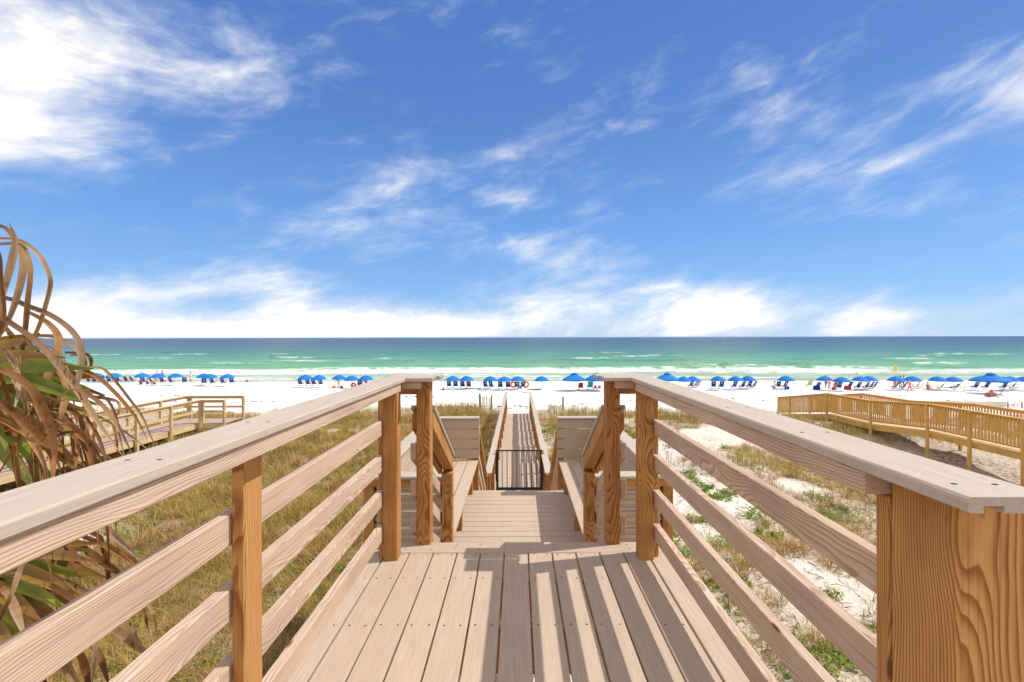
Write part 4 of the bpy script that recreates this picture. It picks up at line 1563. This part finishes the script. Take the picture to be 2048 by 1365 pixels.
def sheet(profile, hw, mat, name, th=.012):
    """sling: a thin curved cloth of real thickness, profile in (y, z)"""
    V, F = [], []
    n = len(profile)
    for k, off in enumerate((0, th)):
        for y, z in profile:
            V += [(-hw, y - off, z), (hw, y - off, z)]
    m = 2 * n
    for i in range(n - 1):
        a = 2 * i
        F += [(a, a + 1, a + 3, a + 2), (m + a, m + a + 2, m + a + 3, m + a + 1), (a, a + 2, m + a + 2, m + a), (a + 1, m + a + 1, m + a + 3, a + 3)]
    F += [(0, m, m + 1, 1), (m - 2, m - 1, 2 * m - 1, 2 * m - 2)]
    return mesh_from(name, V, F, mat)


FRM = bars([((s * .28, -.34, 0), (s * .28, .50, .36)) for s in (-1, 1)] + [((s * .28, .42, 0), (s * .28, -.10, .34)) for s in (-1, 1)] +
           [((s * .28, 0, .24), (s * .28, -.42, 1.0)) for s in (-1, 1)] + [((s * .30, -.18, .52), (s * .30, .40, .55)) for s in (-1, 1)] +
           [((s * .30, .36, .55), (s * .28, .36, .30)) for s in (-1, 1)] + [((-.28, -.42, 1.0), (.28, -.42, 1.0)) for _ in (1,)], .018, FRAMEW, 'frame')
BKP = [(.0, .24), (-.12, .42), (-.25, .66), (-.41, .99)]
STP = [(.52, .35), (.36, .27), (.16, .22), (.0, .23)]
EMB = mesh_from('emblem', [(0.085 * math.cos(k * math.pi / 4), -.282 - .46 * .085 * math.sin(k * math.pi / 4), .70 + .085 * math.sin(k * math.pi / 4) * .88) for k in range(8)],
                [tuple(range(7, -1, -1))], WHITE)
SLB = {}
STRIPE_MAT, nt, bs = new_mat('sling_striped')
tcx = nt.sep(nt.n('ShaderNodeTexCoord').outputs['Object'])[0]
nt.link(nt.mix(nt.math('GREATER_THAN', nt.math('FRACT', nt.math('MULTIPLY', tcx, 7.0)), .5), (.02, .06, .25), (.75, .75, .74)), bs.inputs['Base Color'])


def chair(px, py, label, group, rz=0.0, mat=None, low=False, recl=0.0, sc=1.0):
    mat = mat or CHAIRB
    if mat.name not in SLB:
        SLB[mat.name] = (sheet(BKP, .255, mat, 'backrest'), sheet(STP, .255, mat, 'seat'))
    p = ground_at(px, py)
    t = empty('beach_chair', p, rz)
    t.scale = (sc * 1.12, sc, sc * (.85 if low else 1.05))
    tag(t, label, 'chair', group)
    bk = link('backrest', SLB[mat.name][0], None, t)
    if recl:
        bk.rotation_euler.x = recl
    link('seat', SLB[mat.name][1], None, t)
    link('frame', FRM, None, t)
    if mat is CHAIRB:
        link('emblem', EMB, None, bk)
    return t


# clusters along the beach: (phrase, umbrellas [(px, base y)], chairs [(px, base y, turn)])
CL = [
    ('the umbrellas partly hidden by palm fronds', [(52, 770), (193, 770)], [(178, 766, 0), (190, 766.5, .1), (203, 766, .2)]),
    ('the row just clear of the fronds', [(228, 770)], [(219, 766, .1), (237, 765.5, 0), (253, 765, 0), (265, 765, -.3)]),
    ('the crowded cluster of seated people', [(284, 770), (316, 771.5), (351, 771)], [(287, 767, .3), (303, 767, -.4), (325, 767, 0), (342, 767, 0), (369, 767, .5)]),
    ('the group beside the person in white', [(408, 771.5), (420, 773), (455, 773)], [(408, 769.5, .4), (425, 769, 0), (446, 769, 0), (464, 768.5, .2)]),
    ('the neat set of two over four', [(611, 775), (638, 776)], [(601, 772, 0), (616, 772, 0), (628, 772, 0), (641, 772, 0)]),
    ('the group by the round red board', [(678, 776), (703.5, 778), (732, 777), (778, 778)], [(719, 774, .5), (734, 773.5, -.4)]),
    ('the set by red and teal towels', [(905, 779), (934, 779)], [(898, 776.5, 0), (911, 776.5, 0), (925, 777, 0), (937, 777, 0)]),
    ('the set with orange floats', [(981, 780), (1009, 781), (1035, 780)], [(971.5, 777.5, -.4), (983, 777.5, -.4), (1000.5, 778, 0), (1016, 778, 0), (1034, 778, -.1), (1045, 777.5, .5)]),
    ('a spot of its own over folded chairs', [(1083.5, 780)], []),
    ('the set with striped chairs', [(1367, 781), (1385, 780.5)], [(1381, 776, .3)]),
    ('the set of three over six', [(1436, 780.5), (1472, 780.5), (1496, 779.5)], [(1427, 777.5, -.5), (1442, 777.5, 0), (1468, 777.5, .2), (1484, 777.5, .3), (1497, 777, .2), (1507, 777, .6)]),
    ('the spot with the person in white top', [(1572, 779.5)], [(1555, 777, .1), (1569, 777, .2)]),
    ('the busy group round light blue shorts', [(1649, 780.5), (1684, 783), (1720, 781), (1738, 780)], [(1634, 779, .2), (1677, 779.5, 0), (1698, 778, .2), (1715, 779, .3), (1731, 779, .4), (1741, 778, .4), (1748, 777.5, .6)]),
    ('the set below the yellow flag', [(1792, 781), (1825, 780.5)], [(1790, 778.5, .4), (1807, 778.5, .6), (1832, 778, .8), (1842, 778, .8)]),
    ('the set over low green chairs', [(1875, 781), (1907, 782)], []),
    ('the group round the largest umbrella', [(1957, 782), (2006, 782), (2021, 781.5), (2047, 782)], [(1949.5, 779, 0), (1971, 779, 0), (2006, 779.5, 0), (2024, 779.5, .5)])]
ORD = ['first', 'second', 'third', 'fourth', 'fifth', 'sixth', 'seventh', 'eighth', 'ninth']
for phrase, us, cs in CL:
    for i, (px, py) in enumerate(us):
        lab = 'round blue umbrella in ' + phrase if len(us) == 1 else 'blue umbrella, ' + ORD[i] + ' from the palm side in ' + phrase
        umbrella(px, py, lab, 'round blue beach umbrellas')
    for i, (px, py, rz) in enumerate(cs):
        lab = 'blue sling chair in ' + phrase if len(cs) == 1 else 'blue chair, ' + ORD[i] + ' from the palm side in ' + phrase
        chair(px, py, lab, 'blue sling beach chairs', rz + random.uniform(-.12, .12))
market(1148.5, 782, 'wide blue market umbrella shading the red chair', 'wide blue market umbrellas')
market(1193, 782, 'wide blue market umbrella shading the small pink chairs', 'wide blue market umbrellas')
market(1334, 782, 'wide blue market umbrella rising from behind the thick railing cap', 'wide blue market umbrellas')
market(1981.5, 788, 'largest wide blue umbrella, in front of the others beyond the picket boardwalk', 'wide blue market umbrellas', 1.08)
chair(1161, 780, 'red beach chair under the wide blue umbrella', None, 0, RED)
chair(1180, 779.5, 'teal beach chair between the red chair and the pink ones', None, 0, TEAL, sc=1.12)
for px, nr in ((1190, 'next to the teal chair'), (1198, 'farther from the teal chair')):
    chair(px, 780, 'small pale pink child chair ' + nr, 'small pink chairs', 0, PINK, sc=.62)
for px, nr in ((1390, 'next to the blue sling chair'), (1395.5, 'last of its set, half behind another')):
    chair(px, 775.5, 'blue and white striped chair ' + nr, 'striped chairs', .6, STRIPE_MAT)
chair(2035, 779, 'blue and white striped beach chair tilted beside the big umbrella', None, .7, STRIPE_MAT, sc=1.15)
chair(1618, 774.5, 'lime green beach chair standing apart from the busy group', None, .1, LIME)
chair(1880.5, 779, 'teal low chair below the round umbrella', None, .5, TEAL, low=True)
chair(1912, 779, 'teal low chair with a sunbather beside it', None, .4, TEAL, low=True)
chair(1928, 779, 'green recliner tilted far back by the sunbather', None, .9, LIME, low=True, recl=.5)
chair(2000, 793, 'bright blue chair alone on the sand beside the pile of bags', None, .8, plain('sling_bright_blue', (.03, .25, .55), .8))


# ------------------------------------------------------------------ people
workshop = bpy.data.scenes.new('workshop')      # bodies are grown here, away from the big meshes


def skin_mesh(name, joints, edges, root, mat, sub=2):
    me = bpy.data.meshes.new(name)
    keys = list(joints)
    me.from_pydata([joints[k][:3] for k in keys], [(keys.index(a), keys.index(b)) for a, b in edges], [])
    o = bpy.data.objects.new(name, me)
    workshop.collection.objects.link(o)
    o.modifiers.new('skin', 'SKIN').use_smooth_shade = True
    for i, k in enumerate(keys):
        sv = me.skin_vertices[0].data[i]
        r = joints[k][3]
        sv.radius = (r, r) if not isinstance(r, tuple) else r
        sv.use_root = (k == root)
    ss = o.modifiers.new('sub', 'SUBSURF')
    ss.levels = ss.render_levels = sub
    workshop.view_layers[0].update()
    dg = workshop.view_layers[0].depsgraph
    out = bpy.data.meshes.new_from_object(o.evaluated_get(dg))
    out.name = name
    bpy.data.objects.remove(o)
    out.materials.clear()
    out.materials.append(mat)
    return out


def person(px, py, label, pose, skin=SKIN1, shirt=None, shorts=SHORTD, hair=HAIRD, rz=0.0, h=1.75, group=None, pos=None, hat=None):
    k = h / 1.75
    p = pos if pos is not None else ground_at(px, py)
    J = {}
    hip, kn, an, fo = .92, .50, .09, .03
    if pose in ('stand', 'walk'):
        st = .28 if pose == 'walk' else .05
        J = {'pel': (0, 0, .94, .12), 'waist': (0, .01, 1.10, .115), 'chest': (0, .0, 1.30, .14), 'neck': (0, .01, 1.47, .055), 'head': (0, .02, 1.60, .082), 'crown': (0, .01, 1.70, .075)}
        for s, n in ((-1, 'l'), (1, 'r')):
            f = s * st
            J.update({n + 'hip': (s * .09, 0, .88, .095), n + 'kn': (s * .10, f * .6 + .03, .49, .062), n + 'an': (s * .10, f, .09, .04), n + 'to': (s * .11, f + .15, .03, .035),
                      n + 'sh': (s * .185, 0, 1.40, .058), n + 'el': (s * .27, -f * .5 + .02, 1.13, .043), n + 'wr': (s * .25, -f * .8 + .14, .91, .030), n + 'ha': (s * .24, -f * .8 + .19, .83, .034)})
    elif pose == 'bent':
        J = {'pel': (0, -.12, .90, .12), 'waist': (0, .02, 1.04, .115), 'chest': (0, .22, 1.15, .14), 'neck': (0, .37, 1.22, .055), 'head': (0, .46, 1.26, .082), 'crown': (0, .55, 1.27, .075)}
        for s, n in ((-1, 'l'), (1, 'r')):
            J.update({n + 'hip': (s * .09, -.10, .86, .095), n + 'kn': (s * .12, .02, .48, .062), n + 'an': (s * .12, -.08, .09, .04), n + 'to': (s * .13, .08, .03, .035),
                      n + 'sh': (s * .18, .28, 1.16, .058), n + 'el': (s * .22, .36, .90, .043), n + 'wr': (s * .18, .46, .70, .030), n + 'ha': (s * .17, .50, .62, .034)})
    elif pose == 'sit':
        J = {'pel': (0, 0, .13, .125), 'waist': (0, -.02, .28, .115), 'chest': (0, -.02, .48, .14), 'neck': (0, .02, .65, .055), 'head': (0, .04, .78, .082), 'crown': (0, .03, .88, .075)}
        for s, n in ((-1, 'l'), (1, 'r')):
            J.update({n + 'hip': (s * .10, .06, .13, .095), n + 'kn': (s * .14, .42, .40, .062), n + 'an': (s * .13, .62, .07, .04), n + 'to': (s * .14, .76, .03, .035),
                      n + 'sh': (s * .185, -.01, .58, .058), n + 'el': (s * .27, .08, .36, .043), n + 'wr': (s * .22, .30, .38, .030), n + 'ha': (s * .20, .38, .38, .034)})
    elif pose == 'lie':
        J = {'pel': (0, 0, .30, .12), 'waist': (0, -.16, .36, .115), 'chest': (0, -.34, .46, .14), 'neck': (0, -.48, .58, .055), 'head': (0, -.56, .66, .082), 'crown': (0, -.62, .74, .075)}
        for s, n in ((-1, 'l'), (1, 'r')):
            J.update({n + 'hip': (s * .10, .08, .28, .095), n + 'kn': (s * .13, .48, .30, .062), n + 'an': (s * .12, .88, .12, .04), n + 'to': (s * .13, .94, .20, .035),
                      n + 'sh': (s * .185, -.42, .52, .058), n + 'el': (s * .27, -.28, .34, .043), n + 'wr': (s * .22, -.06, .36, .030), n + 'ha': (s * .20, .02, .38, .034)})
    elif pose == 'swim':
        J = {'pel': (0, 0, -.45, .12), 'waist': (0, .01, -.28, .115), 'chest': (0, 0, -.06, .14), 'neck': (0, .01, .12, .055), 'head': (0, .02, .25, .082), 'crown': (0, .01, .35, .075)}
        for s, n in ((-1, 'l'), (1, 'r')):
            J.update({n + 'hip': (s * .09, 0, -.52, .095), n + 'kn': (s * .10, .03, -.9, .062), n + 'an': (s * .10, 0, -1.3, .04), n + 'to': (s * .11, .1, -1.36, .035),
                      n + 'sh': (s * .185, 0, .05, .058), n + 'el': (s * .38, .06, -.05, .043), n + 'wr': (s * .50, .18, .02, .030), n + 'ha': (s * .55, .22, .05, .034)})
    J = {a: (v[0] * k, v[1] * k, v[2] * k, v[3] * k) for a, v in J.items()}
    E = [('pel', 'waist'), ('waist', 'chest'), ('chest', 'neck'), ('neck', 'head'), ('head', 'crown')]
    for n in 'lr':
        E += [('pel', n + 'hip'), (n + 'hip', n + 'kn'), (n + 'kn', n + 'an'), (n + 'an', n + 'to'), ('chest', n + 'sh'), (n + 'sh', n + 'el'), (n + 'el', n + 'wr'), (n + 'wr', n + 'ha')]
    t = empty('person', p, rz)
    tag(t, label, 'person', group)
    link('body', skin_mesh('body', J, E, 'pel', skin), None, t)
    gr = lambda n, f: (*J[n][:3], J[n][3] * f)
    mid = lambda a, b, t_, r: tuple(J[a][i] + (J[b][i] - J[a][i]) * t_ for i in range(3)) + (r * k,)
    if shorts is not None and pose != 'swim':
        Q = {'w': gr('waist', 1.10), 'p': gr('pel', 1.16), 'lh': gr('lhip', 1.18), 'rh': gr('rhip', 1.18), 'lk': mid('lhip', 'lkn', .6, .10), 'rk': mid('rhip', 'rkn', .6, .10)}
        Q['w'] = tuple(J['pel'][i] + (J['waist'][i] - J['pel'][i]) * .45 for i in range(3)) + (J['waist'][3] * 1.12,)
        link('shorts', skin_mesh('shorts', Q, [('w', 'p'), ('p', 'lh'), ('lh', 'lk'), ('p', 'rh'), ('rh', 'rk')], 'p', shorts), None, t)
    if shirt is not None:
        Q = {'w': gr('waist', 1.16), 'c': gr('chest', 1.12), 'n': mid('chest', 'neck', .62, .085), 'ls': gr('lsh', 1.25), 'rs': gr('rsh', 1.25), 'le': mid('lsh', 'lel', .6, .062), 're': mid('rsh', 'rel', .6, .062),
             'p': mid('pel', 'waist', .1, .135)}
        link('shirt', skin_mesh('shirt', Q, [('p', 'w'), ('w', 'c'), ('c', 'n'), ('c', 'ls'), ('ls', 'le'), ('c', 'rs'), ('rs', 're')], 'w', shirt), None, t)
    hd, cr = Vector(J['head'][:3]), Vector(J['crown'][:3])
    up = (cr - hd).normalized()
    bk = Vector((0, -.022 * k, 0))
    Q = {'a': (*(hd + up * .02 * k + bk * 1.6), .080 * k), 'b': (*(cr + up * .010 * k + bk), .086 * k), 'c': (*(cr + up * .045 * k + bk * .6), .062 * k)}
    link('hair', skin_mesh('hair', Q, [('a', 'b'), ('b', 'c')], 'b', hat or hair), None, t)
    return t


person(381.5, 766, 'person in white standing on the sand near the overlapping umbrellas', 'stand', SKIN1, WHITE, WHITE, HAIRD, 2.6, 1.75)
person(314, 764, 'person in a hat standing behind the seated group', 'stand', SKIN2, WHITE, SHORTD, HAIRL, .4, 1.95)
person(324.5, 764, 'dark-haired person standing behind the seated group', 'stand', SKIN1, PINK, SHORTD, HAIRD, -.3, 1.95)
person(281, 769.5, 'person in a pink top sitting in the crowded group', 'sit', SKIN1, PINK, SHORTD, HAIRD, .5)
person(294, 770, 'person in a navy top sitting in the crowded group', 'sit', SKIN2, CHAIRB, RED, HAIRD, -.6)
person(310, 769.5, 'bare-chested person sitting in the crowded group', 'sit', SKIN1, None, SHORTD, HAIRD, 1.2)
person(494, 765, 'small child in red at the edge of the wash', 'sit', SKIN1, RED, RED, HAIRD, .8, 1.1)
person(677, 775.5, 'person in a white shirt bending over a beach chair', 'bent', SKIN1, WHITE, WHITE, HAIRL, 1.3, 1.72)
person(725, 775.5, 'person sitting on the sand by the round red board', 'sit', SKIN1, None, RED, HAIRL, 1.0)
person(887, 782, 'small child in red sitting alone on the sand', 'sit', SKIN2, RED, SHORTD, HAIRL, 1.1, 1.2)
person(1549.5, 778, 'person in a white top sitting beside two blue chairs', 'sit', SKIN2, WHITE, SHORTD, HAIRD, .3, 1.9)
person(1658, 786, 'bare-chested person in light blue shorts standing on the sand', 'stand', SKIN2, None, SHORTB, HAIRD, 1.9, 1.80)
person(1651, 776.5, 'dark-haired person standing behind a round umbrella', 'stand', SKIN1, None, SHORTD, HAIRD, .2, 1.75)
person(1819, 787.5, 'person in pale swimwear walking across the sand', 'walk', SKIN2, SKIN2, PINK, HAIRL, 1.7, 1.72)
person(1789, 777, 'person in pink standing behind the umbrella below the yellow flag', 'stand', SKIN2, PINK, PINK, HAIRL, .2, 1.7)
person(1800, 777, 'person in red shorts standing behind the umbrella below the yellow flag', 'stand', SKIN1, None, RED, HAIRD, -.5, 1.75)
person(1807, 777, 'tanned person in dark shorts standing behind the umbrella below the yellow flag', 'stand', SKIN1, None, SHORTD, HAIRL, .8, 1.85)
person(1855, 779, 'tanned person sitting on the sand leaning by an orange towel', 'sit', SKIN1, None, ORANGE, HAIRD, -1.2, 1.8)
person(1903, 779.5, 'sunbather lying back by the teal low chair', 'lie', SKIN1, None, SHORTD, HAIRD, .9, 1.7)
for i, (px, py) in enumerate([(1156.5, 738), (1363, 736.5), (1368.5, 737), (1375.5, 737.5), (1392, 737), (1415, 736.5), (1550, 736), (1579, 736), (1613, 736.5), (1452, 731)]):
    a, b = ray(px, py)
    yy = (SEA_Z - EYE) / b
    zz = SEA_Z + .42
    person(0, 0, 'swimmer chest deep in green water, ' + ORD[i - 1] + ' counting from the lone swimmer' if i else 'lone swimmer off the walkway, apart from the others', 'swim', SKIN1 if i % 2 else SKIN2, None, None, HAIRD,
           random.uniform(-1, 1), 1.75, 'swimmers in the green water' if i else None, Vector((a * yy, yy, zz)))


# ------------------------------------------------------------------ beach things
def lathe(name, prof, mat, n=20):
    V = [(r * math.cos(2 * math.pi * j / n), r * math.sin(2 * math.pi * j / n), z) for r, z in prof for j in range(n)]
    F = [(i * n + j, i * n + (j + 1) % n, (i + 1) * n + (j + 1) % n, (i + 1) * n + j) for i in range(len(prof) - 1) for j in range(n)]
    F += [tuple(range(n - 1, -1, -1)), tuple(range((len(prof) - 1) * n, len(prof) * n))]
    return mesh_from(name, V, F, mat, True)


def torus(name, R0, r0, mat, n=24, m=10):
    V = [((R0 + r0 * math.cos(2 * math.pi * j / m)) * math.cos(2 * math.pi * i / n), (R0 + r0 * math.cos(2 * math.pi * j / m)) * math.sin(2 * math.pi * i / n), r0 * math.sin(2 * math.pi * j / m)) for i in range(n) for j in range(m)]
    F = [(i * m + j, ((i + 1) % n) * m + j, ((i + 1) % n) * m + (j + 1) % m, i * m + (j + 1) % m) for i in range(n) for j in range(m)]
    return mesh_from(name, V, F, mat, True)


p = ground_at(706.7, 777)
t = empty('round_board', p + Vector((0, 0, .42)), 0)
t.rotation_euler = (R(78), R(14), R(20))
tag(t, 'round red board standing tilted on edge in the sand', 'board')
link('board', lathe('board', [(.0, -.02), (.40, -.02), (.42, 0), (.40, .02), (.0, .02)], RED), None, t)
link('rim', torus('rim', .41, .025, WHITE), None, t)
link('centre_mark', lathe('centre_mark', [(.0, .021), (.15, .021), (.15, .026), (.0, .026)], WHITE, 12), None, t)
for px, py, mat, lab, tl in ((1026, 776, ORANGE, 'orange inflatable ring leaning against the chairs', 75), (1039, 777, YELLOW, 'yellow inflatable ring between two orange ones', 80), (1052, 776, ORANGE, 'orange-red inflatable ring by the last chair of its group', 70)):
    p = ground_at(px, py)
    t = empty('inflatable_ring', p + Vector((0, 0, .48)))
    t.rotation_euler = (R(tl), 0, random.uniform(-.3, .3))
    tag(t, lab, 'float', 'inflatable rings')
    link('tube', torus('tube', .36, .15, mat), None, t)
    link('grab_rope', torus('grab_rope', .50, .015, WHITE, 20, 5), None, t)


def towel(px, py, w_, l_, mat, label):
    p = ground_at(px, py)
    V, F = [], []
    nx_, ny_ = 9, 5
    for k in range(2):
        for i in range(nx_):
            for j in range(ny_):
                x, y = (i / (nx_ - 1) - .5) * w_, (j / (ny_ - 1) - .5) * l_
                V.append((x, y, .05 + .03 * math.sin(i * 1.9 + j) - k * .02))
    N = nx_ * ny_
    for i in range(nx_ - 1):
        for j in range(ny_ - 1):
            a = i * ny_ + j
            F += [(a, a + ny_, a + ny_ + 1, a + 1), (N + a, N + a + 1, N + a + ny_ + 1, N + a + ny_)]
    o = link('beach_towel', mesh_from('beach_towel', V, F, mat), None, None, p)
    tag(o, label, 'towel')


towel(939.5, 778.5, 1.5, 1.2, RED, 'red towel spread on the sand before the chairs')
towel(951.5, 778, 1.4, 1.2, TEAL, 'teal towel spread beside the red one')
towel(1866, 779.5, 1.6, 1.0, ORANGE, 'orange towel under the tanned sitting person')


def bag(px, py, w_, h_, mat, label, strap=True):
    p = ground_at(px, py)
    t = empty('beach_bag', p, random.uniform(-.4, .4))
    tag(t, label, 'bag')
    bm = bmesh.new()
    bmesh.ops.create_cube(bm, size=1)
    for v in bm.verts:
        k = .82 if v.co.z > 0 else 1.0
        v.co = Vector((v.co.x * w_ * k, v.co.y * w_ * .55 * k, (v.co.z + .5) * h_))
    bmesh.ops.bevel(bm, geom=list(bm.edges), offset=min(w_, h_) * .18, segments=2, affect='EDGES')
    me = bpy.data.meshes.new('bag_body')
    bm.to_mesh(me)
    bm.free()
    link('bag_body', me, mat, t)
    if strap:
        s = link('handle', torus('handle', w_ * .22, .015, BAGC, 14, 5), None, t, (0, 0, h_ * .98))
        s.rotation_euler.x = R(90)
    return t


bag(667.5, 777, .55, .38, ORANGE, 'small orange bag on the sand by the bending person')
bag(683, 777, .5, .34, SHORTD, 'small dark bag on the sand by the bending person')
bag(1573.5, 779, .7, .45, CHAIRB, 'blue bag beside the seated couple')
bag(1672, 776, .8, .8, RED, 'red bag standing behind the blue chairs')
bag(1667, 780.5, .55, .42, BAGC, 'brown basket bag by the light blue shorts')
bag(1694.5, 780, .9, .55, RED, 'red and white cooler bag in the busy group')
bag(1980, 794, 1.15, .50, BAGC, 'broad brown beach bag lying with the bright blue chair')
bag(1982.5, 792, .62, .72, PINK, 'pink bag piled on the broad brown one')
# stroller-like pile by the busy group
bag(1633, 780, .9, .6, CHAIRB, 'blue padded pile of gear at the edge of the busy group')
# folded chairs lying flat
p = ground_at(1069.5, 780.5)
for i in range(3):
    t = empty('folded_chair', p + Vector(((i - 1) * .55, .1 * i, .06 + .03 * i)), .3 * i)
    tag(t, 'folded blue chair lying flat by the lone umbrella, ' + ('lowest', 'middle', 'topmost')[i] + ' of the pile', 'chair', 'folded chairs')
    o = link('sling', board_mesh(.95, .5, .05, CHAIRB), None, t)
    o = link('frame', bars([((-.27, -.5, 0), (-.27, .5, .02)), ((.27, -.5, 0), (.27, .5, .02)), ((-.27, -.5, 0), (.27, -.5, .0))], .018, FRAMEW, 'frame'), None, t)
    o.rotation_euler.z = R(90)
# yellow flag
p = ground_at(1786.6, 775)
t = empty('beach_flag', p)
tag(t, 'yellow warning flag on a tall thin pole by the water', 'flag')
link('pole', tube_mesh('pole', (0, 0, -.3), (0, 0, 3.2), .022, POLEW), None, t)
V = [(.02 + .55 * i / 5, .05 * math.sin(i * 1.3) + k * .01, 2.45 + j * .7) for k in range(2) for j in range(2) for i in range(6)]
F = [(i, i + 1, 7 + i, 6 + i) for i in range(5)] + [(12 + i, 18 + i, 19 + i, 13 + i) for i in range(5)]
link('flag_cloth', mesh_from('flag_cloth', V, F, YELLOW), None, t)
# pale low barrier and white frame beyond the picket boardwalk
p, q = ground_at(1871, 813), ground_at(2012, 815)
t = empty('low_barrier', p)
tag(t, 'long pale low board barrier on the sand beyond the picket boardwalk', 'barrier')
for i in range(4):
    a, b = p + (q - p) * (i / 4), p + (q - p) * ((i + 1) / 4)
    za, zb = zg1(a.x, a.y), zg1(b.x, b.y)
    beam('panel', (a.x, a.y, za + .22), (b.x - .03, b.y, zb + .22), .05, .62, MATGREY, t)
    post('post', a.x - .04, a.x + .04, a.y + .03, a.y + .11, za - .2, za + .5, GREYW, t)
p = ground_at(1938, 806)
t = empty('wooden_frame', p, .1)
tag(t, 'flat wooden frame with a white sheet lying on the sand', 'frame')
link('sheet', board_mesh(3.4, 1.6, .06, WHITE), None, t, (.3, .2, .12))
for y0 in (-.85, .85):
    link('side_bar', board_mesh(3.6, .09, .09, GREYW), None, t, (.3, y0 + .2, .12))
for x0 in (-1.5, 2.1):
    o = link('end_bar', board_mesh(1.6, .09, .09, GREYW), None, t, (x0, .2, .121))
    o.rotation_euler.z = R(90)

bpy.data.scenes.remove(workshop)
